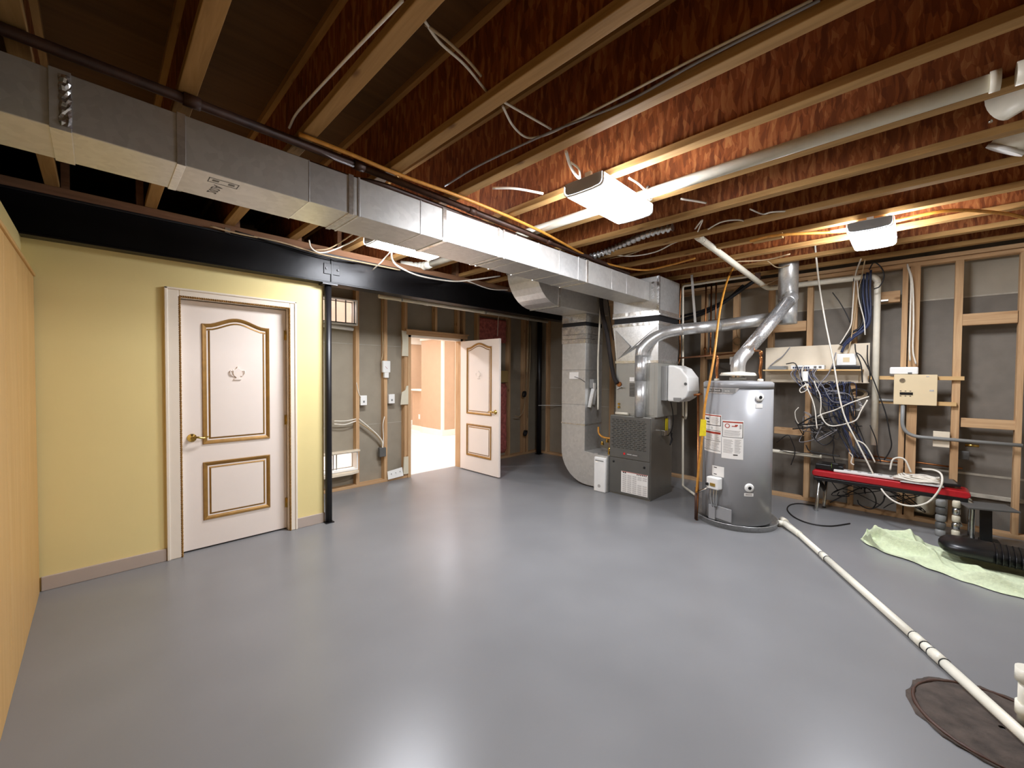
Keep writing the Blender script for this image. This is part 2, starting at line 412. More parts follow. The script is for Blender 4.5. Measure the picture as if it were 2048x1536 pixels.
# door 1: closet door in the yellow wall
d1 = thing('door_1', 'closed cream closet door with gold panel molding in the yellow wall', None, (.84, 4.12, 0), kind='structure')
door_leaf(d1, lambda u, v, w_: (.459+u, 4.138-w_, v), .762, 2.03, .066, 1)
jb = MB().box((.44, 4.085, 0), (.456, 4.18, 2.055)).box((1.224, 4.085, 0), (1.24, 4.18, 2.055)).box((.44, 4.085, 2.036), (1.24, 4.18, 2.055))
jb.build('jamb', 'casing_cream', d1)
for a, b_ in (((.358, 0), (.446, 2.106)), ((1.234, 0), (1.29, 2.106)), ((.446, 2.046), (1.234, 2.106))):
    c = MB().box((a[0], 4.062, a[1]), (b_[0], 4.081, b_[1]))
    c.build('casing', 'casing_cream', d1, .006, seg=3)
MB().box((.358, 4.054, 0), (.378, 4.064, 2.106)).box((1.272, 4.054, 0), (1.29, 4.064, 2.106)).box((.358, 4.054, 2.09), (1.29, 4.064, 2.106)).build('backband', 'casing_cream', d1, .004)
# gold rope bead round the opening
path = [(.449, 4.066, .0), (.449, 4.066, 2.042), (1.231, 4.066, 2.042), (1.231, 4.066, .0)]
rope = MB()
for ph in (0, PI):
    for i in range(3):
        a, b_ = Vector(path[i]), Vector(path[i+1]); d = (b_-a); n = int(d.length/.0042); dn = d.normalized(); u = Vector((0, -1, 0)); v = dn.cross(u)
        pts = [a+d*(q/n)+(u*math.cos(q*.9+ph)+v*math.sin(q*.9+ph))*.0048 for q in range(n+1)]
        rope.tube(pts, .0046, 4)
rope.build('rope_molding', 'gold_paint', d1)
for z in (.25, 1.02, 1.80):
    MB().tube([(1.2215, 4.128, z-.045), (1.2215, 4.128, z+.045)], .006, 8).box((1.205, 4.133, z-.044), (1.238, 4.137, z+.044)).build('hinge', 'brass', d1)
# ---- steel beam and posts
bm_ = thing('steel_beam', 'long black steel beam carrying the joists above the yellow wall', 'beam', (2.4, 4.05, 2.31))
MB().box((-1.6, 3.975, 2.31), (5.9, 4.125, 2.326)).build('bottom_flange', 'black_steel_gloss', bm_, .003)
MB().box((-1.6, 3.975, 2.574), (5.9, 4.125, 2.59)).build('top_flange', 'black_steel', bm_, .003)
MB().box((-1.6, 4.0, 2.326), (5.9, 4.10, 2.574)).build('web', 'black_steel_gloss', bm_)
MB().box((-1.6, 3.98, 2.59), (5.9, 4.12, 2.65)).build('wood_plate', 'plate_wood_x', bm_, .004)
pl = MB().box((1.51, 3.99, 2.40), (1.66, 4.0, 2.50)); pl.box((1.575, 3.988, 2.326), (1.595, 4.0, 2.574)).build('splice_plate', 'black_steel_gloss', bm_, .002)
for x in (1.53, 1.64):
    MB().lathe((x, 3.978, 2.45), [(.009, 0), (.011, .004), (.011, .012)], 6, 1).build('bolt', 'black_steel', bm_)
def post(name, x, y, r, top, label):
    p = thing(name, label, 'post', (x, y, 0))
    MB().lathe((x, y, 0), [(r, .01), (r, top-.012)], 24).build('column', 'black_steel', p)
    MB().box((x-r-.008, y-r-.008, 0), (x+r+.008, y+r+.008, .008)).build('base_plate', 'black_steel', p)
    MB().box((x-.07, y-.06, top-.012), (x+.07, y+.05, top)).build('cap_plate', 'black_steel', p)
post('steel_post', 1.563, 4.035, .031, 2.31, 'black steel post at the end of the yellow wall')
post('steel_post', 5.66, 4.87, .045, 2.65, 'black steel post in the dim corner behind the open door')
# ---- framed back wall
bw = struct(grid_wall(MB(), 1, YB, YB+.014, 1.53, XR, 0, 2.65, [(3.07, 3.965, -.01, 1.975), (1.88, 2.285, 2.075, 2.35), (1.88, 2.285, .26, .455)]), 'wall_back', 'drywall_grey', 'grey sheathing of the framed back wall with open studs')
ST = [(2.292,5.030,1.467),(2.345,5.030,1.467),(2.661,5.030,1.470),(2.734,5.030,1.470)]
studs = [(2.292, 2.337, 0, 2.65), (2.68, 2.725, 0, 2.65), (2.985, 3.03, 0, 2.65), (3.49, 3.53, 2.06, 2.65), (3.905, 3.95, 2.06, 2.65), (4.02, 4.06, 0, 2.65), (4.31, 4.35, 0, 2.65), (5.03, 5.075, 0, 2.65), (5.42, 5.46, 0, 2.65), (5.50, 5.545, 0, 2.65), (1.72, 1.765, 0, 2.65)]
for a, b_, z0, z1 in studs:
    MB().box((a, 5.031, max(z0, .038)), (b_, 5.12, z1)).build('stud', 'stud_wood_z', bw, .002)
MB().box((1.535, 5.03, 0), (3.03, 5.12, .038)).build('bottom_plate', 'stud_wood_x', bw, .002)
MB().box((4.02, 5.03, 0), (5.86, 5.12, .038)).build('bottom_plate', 'stud_wood_x', bw, .002)
MB().box((1.535, 5.03, 2.61), (5.86, 5.12, 2.65)).build('top_plate', 'stud_wood_x', bw)
for z in (.78, 1.83):
    MB().box((1.54, 5.1175, z), (3.07, 5.1195, z+.006)).build('board_joint', 'seam_white', bw)
# pink batts and blocking right of the door
for x0, x1, z0, z1 in ((4.355, 5.025, 2.0, 2.40), (4.7, 5.025, .08, 1.30), (4.355, 4.69, .08, 1.35)):
    g = MB(); nx, nz = 14, 18; vs_ = []; fs = []
    for i in range(nx+1):
        for j in range(nz+1):
            edge = 0 if i in (0, nx) or j in (0, nz) else 1
            vs_.append((x0+(x1-x0)*i/nx, 5.112-.05*edge-edge*random.random()*.018, z0+(z1-z0)*j/nz))
    for i in range(nx):
        for j in range(nz): q = i*(nz+1)+j; fs.append((q, q+nz+1, q+nz+2, q+1))
    g.add(vs_, fs, True).build('insulation_batt', 'pink_batt', bw)
MB().box((4.355, 5.04, 1.32), (5.025, 5.10, 1.52)).build('blocking', 'kraft_paper', bw)
MB().box((4.355, 5.05, 2.42), (5.025, 5.11, 2.46)).build('blocking', 'stud_wood_x', bw)
# ---- door 2 : frame in the back wall and leaf standing open into the room
d2 = thing('door_2', 'cream paneled door standing open from the framed back wall', None, (3.52, 5.0, 0), kind='structure')
MB().box((3.03, 5.015, 0), (3.078, 5.14, 2.03)).build('jamb', 'stud_wood_z', d2, .002)
MB().box((3.95, 5.015, 0), (3.995, 5.14, 2.03)).build('jamb', 'stud_wood_z', d2, .002)
MB().box((3.03, 5.015, 1.965), (3.995, 5.14, 2.0)).build('head_jamb', 'casing_cream', d2, .002)
MB().box((3.0, 5.0, 2.0), (4.08, 5.03, 2.07)).build('header', 'stud_wood_x', d2, .003)
MB().box((2.99, 4.985, 2.055), (4.10, 5.03, 2.075)).build('header', 'stud_wood_x', d2, .003)
door_leaf(d2, lambda u, v, w_: (3.905-w_, 4.955-u, v), .86, 1.955, .79, -1)
# ---- right foundation wall with furring studs
wr = struct(MB().box((XR, -1.8, 0), (XR+.1, 5.4, 3.06)), 'wall_right', 'concrete_wall', 'brown grey foundation wall behind open studs')
SX0, SX1 = 5.78, 5.868
SY = [(5.780,2.081,1.498),(5.780,2.016,1.498),(5.780,1.680,2.179),(5.780,1.615,2.173),(5.780,1.285,1.499),(5.780,1.227,1.499),(5.780,0.894,0.886),(5.780,0.841,0.891),(5.780,0.492,2.181),(5.780,0.446,2.176),(5.780,0.098,1.500),(5.780,0.054,1.500),(5.780,0.043,1.500),(5.780,-0.033,1.500),(5.780,-0.268,1.500),(5.780,-0.323,1.500),(5.780,-0.661,1.500),(5.780,-0.701,1.500),(5.780,2.572,1.498),(5.780,2.498,1.498)]
for i in range(0, len(SY), 2):
    ya, yb = SY[i][1], SY[i+1][1]
    MB().box((SX0+.001, yb, .038), (SX1, ya, 2.57)).build('stud', 'stud_wood_z', wr, .002)
for y in (3.0, 3.45, 3.9, 4.35, 4.78, -1.05, -1.45):
    MB().box((SX0+.001, y, .038), (SX1, y+.04, 2.57)).build('stud', 'stud_wood_z', wr, .002)
MB().box((SX0, -1.8, 0), (SX1, 2.6, .038)).build('bottom_plate', 'stud_wood_y', wr, .002)
MB().box((SX0, 2.6, 0), (SX1, 5.0, .038)).build('bottom_plate', 'stud_wood_y', wr, .002)
MB().box((SX0, -1.8, 2.57), (SX1, 5.0, 2.608)).build('top_plate', 'stud_wood_y', wr, .002)
MB().box((SX0-.02, -1.8, 2.612), (SX1, 5.0, 2.65)).build('top_plate', 'stud_wood_y', wr, .002)
BL = [(5.780,-0.321,2.056),(5.780,-0.657,1.947),(5.780,-0.333,1.065),(5.780,-0.673,0.980),(5.780,0.287,2.343),(5.780,0.113,2.228),(5.780,1.199,0.834),(5.780,0.887,0.758),(5.780,1.237,2.103),(5.780,0.900,1.987),(5.780,2.007,1.769),(5.780,1.671,1.680)]
for i in range(0, len(BL), 2):
    (_, ya, z1), (_, yb, z0) = BL[i], BL[i+1]
    MB().box((SX0+.004, yb, z0), (SX1-.01, ya, z1)).build('blocking', 'stud_wood_y', wr, .002)
MB().box((XR-.006, -1.8, 2.235), (XR, 2.6, 2.25)).build('wall_seam', 'seam_white', wr)
MB().box((XR-.004, -1.8, 2.25), (XR, 2.6, 2.65)).build('upper_board', 'drywall_light', wr)
MB().box((XR-.004, -1.8, .50), (XR, 1.6, .52)).build('wall_seam', 'seam_white', wr)
MB().box((XR-.05, -1.8, .30), (XR, .1, .33)).build('wall_ledge', 'seam_white', wr)
# drywall board closing the corner behind the return duct
MB().box((SX1, 2.9, .0), (SX1+.013, 5.0, 2.57)).build('drywall_board', 'drywall_grey', wr)
MB().box((SX1-.003, 2.9, .93), (SX1, 4.8, .937)).build('board_joint', 'seam_white', wr)
MB().box((SX1-.003, 2.9, 1.22), (SX1, 4.8, 1.226)).build('board_joint', 'seam_white', wr)
# ---- next room seen through the doorway and the boots
nf = struct(MB().box((1.4, 5.13, -.1), (9.2, 11.2, -.006)), 'floor_next', 'plank_floor', 'pale plank floor of the bright room beyond the doorway')
src = None
for r_ in range(26):
    yy = 5.15+r_*.185; off = (r_*.47) % 1.2
    for c_ in range(5):
        xa = 2.4+c_*1.22-off
        if yy > 9.6: continue
        if src is None: src = MB().box((0, 0, -.006), (1.214, .181, .0)).build('plank', 'plank_floor', nf); src.location = (xa, yy, 0); continue
        p = src.copy(); COL.objects.link(p); p.parent = nf; p.location = (xa, yy, 0)
struct(MB().box((1.4, 5.14, 2.5), (9.2, 11.2, 2.55)), 'ceiling_next', 'white_trim')
struct(MB().box((1.3, 5.14, 0), (1.4, 11.2, 2.5)).box((9.2, 5.14, 0), (9.3, 11.2, 2.5)).box((1.3, 10.6, 0), (9.3, 10.7, 2.5)), 'wall_next', 'next_wall', 'tan walls of the room beyond the doorway')
struct(grid_wall(MB(), 1, 5.14, 5.16, 1.3, 9.3, 0, 2.5, [(3.05, 3.98, -.01, 2.0), (1.86, 2.3, 2.06, 2.37), (1.86, 2.3, .24, .47)]), 'wall_next_near', 'next_wall')
co = struct(MB().box((5.66, 7.85, 0), (6.05, 8.75, 2.5)), 'wall_column', 'next_wall', 'tan square column in the room beyond the doorway')
MB().box((5.64, 7.83, 0), (6.07, 8.77, .14)).build('baseboard', 'white_trim', co, .005)
MB().box((5.645, 7.835, .14), (5.70, 7.90, 2.5)).build('corner_trim', 'white_trim', co)
MB().box((6.02, 7.835, .14), (6.07, 7.90, 2.5)).build('corner_trim', 'white_trim', co)
MB().box((5.63, 7.82, 2.28), (6.08, 8.78, 2.5)).build('crown', 'white_trim', co, .01)
hw = struct(MB().box((5.78, 8.75, 0), (5.92, 9.35, 1.02)), 'wall_half', 'next_wall', 'low tan half wall with a white cap beside the column')
MB().box((5.72, 8.7, 1.02), (5.98, 9.40, 1.06)).build('cap', 'white_trim', hw, .005)
MB().box((5.77, 8.74, 0), (5.93, 9.36, .12)).build('baseboard', 'white_trim', hw)
MB().box((5.774, 8.98, .3), (5.78, 9.06, .42)).build('outlet_plate', 'white_plastic', hw)
fw_ = struct(MB().box((6.05, 10.2, 0), (9.2, 10.3, 2.5)).box((3.6, 10.55, 0), (6.05, 10.6, 2.5)), 'wall_next_far', 'next_wall')
MB().box((3.6, 10.52, 2.3), (6.05, 10.56, 2.5)).box((6.05, 10.17, 2.3), (9.2, 10.21, 2.5)).build('crown', 'white_trim', fw_)
MB().box((3.6, 10.52, 0), (6.05, 10.56, .14)).box((6.05, 10.17, 0), (9.2, 10.21, .14)).build('baseboard', 'white_trim', fw_)
i_ = 0
for x, y in ((3.4, 6.2), (5.0, 6.4), (4.2, 8.0), (7.2, 7.4), (5.4, 9.8), (2.2, 6.3)):
    lp = thing('recessed_lamp', 'bright recessed ceiling lamp of the room beyond the doorway', 'lamp', (x, y, 2.46), 'ceiling lamps beyond the doorway')
    MB().lathe((x, y, 2.485), [(.15, 0), (.15, .014)], 24).build('trim_ring', 'white_metal', lp)
    MB().lathe((x, y, 2.478), [(.13, 0), (.13, .006)], 24).build('lens', 'lamp_glow', lp)
# ================================================================ LIGHT FIXTURES
def wrap_light(x0, x1, y0, y1, z0, z1, label):
    t = thing('ceiling_light', label, 'light', ((x0+x1)/2, (y0+y1)/2, z1), 'short wraparound fluorescent lights')
    yc = (y0+y1)/2; hw_ = (y1-y0)/2
    sec = [(-hw_, z1-.012), (-hw_, z0+.032), (-hw_+.006, z0+.016), (-hw_+.02, z0+.006), (-hw_*.5, z0+.001), (0, z0), (hw_*.5, z0+.001), (hw_-.02, z0+.006), (hw_-.006, z0+.016), (hw_, z0+.032), (hw_, z1-.012)]
    outer = [(yc+a, b_) for a, b_ in sec]; inner = [(yc+a*.965, b_+.005) for a, b_ in sec]
    MB().rings([[(x, *p) for p in outer] for x in (x0+.012, x1-.012)], closed=False, smooth=True).build('diffuser', 'diffuser', t)
    MB().box((x0+.005, y0+.02, z1-.014), (x1-.005, y1-.02, z1)).build('housing', 'white_metal', t)
    for xa, xb in ((x0, x0+.012), (x1-.012, x1)):
        MB().prism([(p[0], p[1]) for p in [(yc+a*.93, b_+.008) for a, b_ in sec]], 0, xa, xb).build('end_cap', 'grey_plastic', t)
        MB().rings([[((xa+xb)/2+dx, *p) for p in pp] for dx, pp in ((-.008, inner), (-.008, outer), (.008, outer), (.008, inner))], closed=False).build('end_rim', 'white_plastic', t)
    for xa in (x0+.05, x1-.07): MB().box((xa, yc-.02, z1), (xa+.02, yc+.02, 2.65)).build('hanger', 'white_metal', t)
wrap_light(1.99, 2.60, 1.255, 1.53, 2.515, 2.60, 'short wraparound light hung under the joists beside the long white drain pipe')
wrap_light(4.02, 4.63, .12, .39, 2.535, 2.62, 'short wraparound light above the bench and cable tangle')
wrap_light(1.60, 2.24, 3.12, 3.36, 2.535, 2.62, 'short wraparound light half hidden behind the silver duct')
# ================================================================ DUCTS
sd = thing('supply_duct', 'long rectangular silver duct running under the joists to the furnace', 'duct', (1.6, 2.38, 2.33))
DY0, DY1, DZ0, DZ1 = 2.22, 2.54, 2.33, 2.535
cuts = [-1.5, -.085, .257, .767, 1.0, 1.60, 2.13, 2.84, 3.26, 4.53]
for i in range(len(cuts)-1):
    e = .0015*(i % 3)
    MB().box((cuts[i]+.001, DY0-e, DZ0-e), (cuts[i+1]-.001, DY1+e, DZ1+e)).build('duct_section', 'galvanized' if i % 2 else 'galvanized_dull', sd, .003)
for x, wd, m_ in ((-.085, .056, 'galvanized'), (.257, .03, 'galvanized_bright'), (.767, .006, 'galvanized_bright'), (.985, .028, 'foil_tape'), (1.03, .012, 'galvanized_bright'), (1.43, .008, 'galvanized_bright'), (1.61, .03, 'foil_tape'), (1.75, .008, 'galvanized_bright'), (2.0, .008, 'galvanized_bright'), (2.10, .02, 'foil_tape'), (2.155, .016, 'foil_tape'), (2.29, .006, 'galvanized_bright'), (2.56, .008, 'galvanized_bright'), (2.84, .008, 'galvanized_bright'), (3.12, .012, 'galvanized_bright'), (3.26, .03, 'foil_tape'), (3.7, .008, 'galvanized_bright'), (4.0, .01, 'galvanized_bright')):
    t_ = .006 if wd > .01 else .004
    MB().box((x-wd/2, DY0-t_, DZ0-t_), (x+wd/2, DY1+t_, DZ1+t_)).build('joint_cleat', m_, sd, .0015)
# crumpled tape lip at the left joint
g = MB(); vs_ = []; fs = []
for i in range(5):
    for j in range(14):
        vs_.append((-.088+i*.008+random.uniform(-.003, .003), DY0-.007-random.random()*.008*(i in (1, 2, 3)), DZ0+.01+(DZ1-DZ0-.02)*j/13))
for i in range(4):
    for j in range(13): q = i*14+j; fs.append((q, q+14, q+15, q+1))
g.add(vs_, fs).build('tape_wrinkle', 'foil_crinkle', sd)
text_mesh('202A', .055, 'duct_stamp', 'label_black', sd, (.40, 2.40, 2.3265), (.1, -1, 0), (1, .1, 0), .0003)
st = MB()
for a, b_ in (((.36, 2.265), (.475, 2.269)), ((.36, 2.315), (.475, 2.319)), ((.36, 2.265), (.364, 2.319)), ((.471, 2.265), (.475, 2.319)), ((.375, 2.28), (.40, 2.30)), ((.435, 2.28), (.46, 2.30))):
    st.box((a[0], a[1], 2.3262), (b_[0], b_[1], 2.3268))
o = st.build('stamp_frame', 'dark_grey_box', sd); o['kind'] = 'stuff'
for x in (.28, 1.62, 3.1):
    for y_ in (DY1+.002,):
        MB().box((x-.012, y_, DZ0-.004), (x+.012, y_+.003, 2.65)).build('hanger_strap', 'galvanized_dull', sd)
# ---- supply plenum above the coil
PX0, PX1, PY0, PY1 = 4.53, 5.10, 2.10, 2.69
sp = thing('supply_plenum', 'square silver sheet metal plenum joining the furnace stack to the long duct', 'plenum', (4.82, 2.4, 2.13))
MB().box((PX0, PY0, 2.165), (PX1, PY1, 2.60)).build('plenum_box', 'galvanized', sd if False else sp, .003)
MB().box((PX0-.004, PY0-.004, 2.165), (PX1+.004, PY1+.004, 2.215)).build('tape_band', 'foil_tape', sp)
MB().box((PX0-.006, PY0-.02, 2.15), (PX1+.006, PY1+.006, 2.17)).build('flange', 'galvanized_bright', sp)
MB().box((PX0-.004, PY0-.004, 2.215), (PX0+.025, PY0+.025, 2.60)).build('corner_tape', 'foil_crinkle', sp)
MB().box((PX0-.006, 2.155, 2.34), (PX0, 2.19, 2.54)).build('tape_patch', 'foil_crinkle', sp)
# ---- black flexible connector, transition and coil case below it
fc = thing('coil_stack', 'grey evaporator coil cabinet with a silver tapered transition on top of the furnace', 'cabinet', (4.8, 2.38, .97))
MB().box((PX0+.01, PY0+.01, 2.085), (PX1-.01, PY1-.01, 2.15)).build('flexible_collar', 'black_rubber', fc)
b0 = [(4.53, 2.10), (5.08, 2.10), (5.08, 2.64), (4.53, 2.64)]; t0 = [(4.53, 2.10), (5.10, 2.10), (5.10, 2.69), (4.53, 2.69)]
MB().rings([[(x, y, 1.61) for x, y in b0], [(x, y, 2.03) for x, y in t0], [(x, y, 2.085) for x, y in t0]], caps=(True, True)).build('transition', 'galvanized_bright', fc, .003)
MB().box((4.524, 2.094, 2.045), (5.106, 2.696, 2.078)).build('tape_band', 'foil_tape', fc)
MB().box((4.522, 2.095, 1.60), (5.09, 2.65, 1.63)).build('tape_band', 'foil_tape', fc)
MB().add([(4.53, 2.63, 1.64), (4.53, 2.11, 2.03), (4.53, 2.11, 1.92), (4.495, 2.37, 1.80)], [(0, 3, 1), (0, 2, 3), (3, 2, 1)]).build('cross_break', 'galvanized_bright', fc)
MB().add([(4.53, 2.66, 2.02), (4.53, 2.63, 1.64), (4.505, 2.44, 1.80)], [(0, 2, 1)]).build('cross_break', 'galvanized', fc)
MB().box((4.53, 2.10, .965), (5.08, 2.64, 1.605)).build('coil_case', 'coil_grey', fc, .004)
MB().box((4.524, 2.14, .985), (4.531, 2.60, 1.58)).build('access_panel', 'coil_grey', fc, .003)
MB().box((4.521, 2.39, 1.38), (4.5245, 2.45, 1.43)).build('label_plate', 'label_white', fc)
for k in range(9): MB().box((4.5205, 2.375, 1.20+k*.018), (4.5245, 2.45, 1.211+k*.018)).build('print_line', 'label_black', fc)
for z, m_, r_ in ((1.345, 'copper', .03), (1.06, 'brass', .014), (1.10, 'brass', .012)):
    MB().lathe((4.50, 2.585, z), [(r_, 0), (r_, .03)], 12, 0).build('line_port', m_, fc)
MB().tube(catmull([(4.47, 2.52, 1.32), (4.50, 2.555, 1.31), (4.515, 2.585, 1.30), (4.50, 2.61, 1.29)], 4), .009, 6).build('port_wire', 'galvanized_dull', fc)
# ---- furnace
fu = thing('furnace', 'dark grey gas furnace with louvered upper door and printed instruction sheet', 'furnace', (4.7, 2.39, 0))
FX0, FX1, FY0, FY1, FZ = 4.43, 5.02, 2.13, 2.66, .965
MB().box((FX0+.015, FY0, 0), (FX1, FY1, FZ)).build('cabinet', 'furnace_side', fu, .004)
ud = MB().box((FX0-.002, FY0+.004, .455), (FX0+.016, FY1-.004, FZ-.008)).build('upper_door', 'furnace_grey', fu, .004)
MB().box((FX0, FY0+.004, .02), (FX0+.016, FY1-.004, .448)).build('lower_door', 'furnace_grey', fu, .004)
lv = MB()
for r_ in range(16):
    for c_ in range(8):
        y_ = FY0+.05+c_*.056+(.02 if r_ % 2 else 0); z_ = .575+r_*.0225
        lv.add([(FX0-.002, y_, z_), (FX0-.002, y_+.04, z_), (FX0-.013, y_+.036, z_+.006), (FX0-.013, y_+.004, z_+.006), (FX0-.002, y_, z_+.009), (FX0-.002, y_+.04, z_+.009)], [(0,1,2,3),(3,2,5,4),(0,3,4),(1,5,2)])
o = lv.build('louvers', 'furnace_grey', ud); o['kind'] = 'stuff'
MB().lathe((FX0-.008, 2.455, .512), [(.014, 0), (.014, .007)], 20, 0).build('badge', 'badge_red', ud)
MB().box((FX0-.004, 2.27, .498), (FX0-.002, 2.49, .526)).build('badge_strip', 'furnace_grey', ud)
MB().box((FX0-.0055, 2.36, .506), (FX0-.004, 2.42, .516)).box((FX0-.0055, 2.29, .504), (FX0-.004, 2.35, .513)).build('badge_print', 'label_grey', ud)
for y_ in (2.20, 2.60): MB().lathe((FX0-.012, y_, .385 if y_ < 2.4 else .40), [(.006, 0), (.012, .003), (.012, .013)], 12, 0).build('latch_knob', 'black_plastic', fu)
ish = MB().box((FX0-.003, 2.155, .045), (FX0-.0005, 2.495, .30)).build('instruction_sheet', 'label_white', fu)
pr = MB()
for c_ in range(5):
    for r_ in range(9):
        if c_ >= 3 and 5 <= r_ <= 6: continue
        y_ = 2.425-c_*.065; z_ = .055+r_*.024
        for q in range(3): pr.box((FX0-.0036, y_, z_+q*.006), (FX0-.003, y_+.052, z_+q*.006+.0032))
o = pr.build('sheet_print', 'label_grey', ish); o['kind'] = 'stuff'
pr = MB()
for k in range(6): pr.box((FX0-.0036, 2.17+k*.022, .278), (FX0-.003, 2.182+k*.022, .292))
for k in range(2): pr.box((FX0-.0036, 2.43+k*.025, .277), (FX0-.003, 2.448+k*.025, .292))
o = pr.build('sheet_symbols', 'label_black', ish); o['kind'] = 'stuff'
MB().box((FX0-.0034, 2.16, .293), (FX0-.003, 2.49, .299)).build('sheet_header', 'label_red', ish)
MB().box((4.86, FY0-.004, .80), (4.96, FY0, .955)).build('side_plate', 'label_grey', fu)
MB().box((4.70, FY0-.05, .74), (4.78, FY0, .80)).build('switch_box', 'chrome', fu, .004)
MB().tube([(4.50, 2.62, .985), (4.50, 2.45, .985)], .018, 10).build('drain_stub', 'pvc_white', fu)
solo(MB().box((4.80, FY0-.012, .73), (4.87, FY0-.006, .935)), 'warning_tag', 'tag_yellow', 'yellow warning tag hanging on the side of the dark grey furnace', 'tag')
cable([(4.80, 2.06, 1.14), (4.84, 2.05, 1.0), (4.86, 2.06, .85), (4.80, 2.08, .74), (4.74, 2.10, .76)], .006, 'extension_cord', 'cable_black', 'black cord looping down from the humidifier to the furnace switch')
cable([(4.86, 2.06, .85), (4.84, 2.07, .74), (4.86, 2.06, .68), (4.82, 2.07, .62), (4.85, 2.07, .68), (4.87, 2.07, .76)], .007, 'cord_knot', 'cable_black', 'knotted black cord hanging beside the yellow furnace tag')
# ---- humidifier
hu = thing('humidifier', 'white drum-shaped humidifier mounted on the side of the coil cabinet', 'humidifier', (4.8, 1.95, 1.15))
MB().box((4.62, 2.035, 1.16), (5.0, 2.10, 1.565)).build('housing', 'grey_plastic', hu, .006)
MB().prism([(2.036, 1.155), (2.036, 1.575), (1.96, 1.57), (1.88, 1.535), (1.80, 1.43), (1.79, 1.28), (1.82, 1.20), (1.90, 1.15)], 0, 4.64, 4.97).build('cover', 'white_plastic', hu, .02, seg=4)
MB().lathe((4.632, 1.825, 1.36), [(.016, 0), (.016, .01)], 16, 0).build('dial', 'dark_grey_box', hu)
MB().box((4.636, 1.87, 1.165), (4.641, 1.96, 1.20)).build('maker_plate', 'grey_plastic', hu)
# ---- air cleaner box between return and furnace
ac = thing('air_cleaner', 'narrow white air cleaner box on the floor beside the furnace', 'air cleaner', (4.7, 2.76, 0))
MB().box((4.36, 2.675, .0), (4.40, 2.84, .43)).build('door', 'white_metal', ac, .012, seg=3)
MB().box((4.40, 2.67, .0), (5.0, 2.845, .45)).build('cabinet', 'galvanized_dull', ac, .003)
MB().box((4.354, 2.70, .385), (4.361, 2.82, .397)).build('grip', 'grey_plastic', ac, .003)
MB().lathe((4.357, 2.76, .075), [(.02, 0), (.02, .004)], 16, 0).build('maker_badge', 'label_grey', ac)
# ---- return air drop
rd = thing('return_duct', 'tall silver return air drop with a curved boot at the floor', 'duct', (4.65, 3.2, 0))
RX0, RX1, RY0, RY1 = 4.46, 4.86, 3.05, 3.43
zc = [.47, .80, 1.10, 1.46, 1.78, 1.93]
zc = [.80, 1.06, 1.52, 1.92]
for i in range(len(zc)-1): MB().box((RX0-.001*(i % 2), RY0, zc[i]+.001), (RX1, RY1+.001*(i % 2), zc[i+1]-.001)).build('duct_section', 'galvanized_dull', rd, .003)
MB().box((RX0-.004, RY0-.004, .79), (RX1, RY1+.004, .81)).build('joint_cleat', 'foil_tape', rd)
pr_ = [(2.845, .02), (2.845, .44), (3.05, .46), (3.05, .80), (3.43, .80), (3.43, .46)]
for k in range(1, 9):
    a = k/9*PI/2; pr_.append((3.0+.43*math.cos(a), .45-.43*math.sin(a)))
pr_.append((3.0, .02))
MB().prism(pr_, 0, RX0, RX1).build('curved_boot', 'galvanized_dull', rd, .003)
MB().box((RX0-.003, 2.845, .015), (RX1, 2.90, .455)).build('collar', 'galvanized', rd)
for z0, z1, m_ in ((1.87, 1.93, 'foil_tape'), (1.93, 1.99, 'foil_tape'), (1.99, 2.10, 'foil_tape')): MB().box((RX0-.004, RY0-.004, z0+.002), (RX1+.002, RY1+.004, z1-.002)).build('tape_band', m_, rd)
MB().box((RX0+.006, RY0+.006, 2.098), (RX1-.006, RY1-.006, 2.15)).build('flexible_collar', 'black_rubber', rd)
MB().box((RX0-.004, RY0-.004, 2.15), (RX1+.002, RY1+.004, 2.255)).build('tape_band', 'foil_tape', rd)
MB().box((RX0-.008, 3.16, 1.40), (RX0-.001, 3.30, 1.49)).build('label_plate', 'label_white', rd)
# return trunk with curved elbow
rt_ = thing('return_air_duct', 'silver return trunk with a rounded elbow dropping from the joists behind the long duct', 'duct', (4.1, 3.2, 2.25))
MB().box((3.80, 2.97, 2.258), (4.88, 3.42, 2.56)).build('duct_section', 'galvanized_dull', rt_, .003)
el = [(3.80, 2.258)]
for k in range(1, 9):
    a = k/8*PI/2; el.append((3.80-.42*math.sin(a), 2.258+.40*(1-math.cos(a))))
el += [(3.38, 2.75), (3.70, 2.75), (3.80, 2.56)]
MB().prism(el, 1, 2.972, 3.418, False).build('elbow', 'galvanized', rt_, .002)
MB().box((3.785, 2.966, 2.25), (3.815, 3.424, 2.562)).build('joint_cleat', 'foil_tape', rt_)
MB().box((3.37, 2.965, 2.62), (3.40, 3.425, 2.65)).build('joint_cleat', 'galvanized_bright', rt_)
# control hung on the return drop side
ct = thing('zone_control', 'grey control unit with a white tag fixed to the side of the return drop', 'control', (4.6, 3.0, 1.15))
MB().box((4.55, 2.98, 1.28), (4.66, 3.05, 1.40)).build('head', 'grey_plastic', ct, .01)
MB().bar((4.58, 3.0, 1.28), (4.52, 3.02, 1.03), .05, .02, (1, 0, 0)).bar((4.65, 3.0, 1.28), (4.62, 3.02, 1.06), .04, .02, (1, 0, 0)).build('bracket', 'galvanized_bright', ct)
MB().box((4.54, 2.972, 1.27), (4.585, 2.98, 1.35)).build('tag', 'label_white', ct)
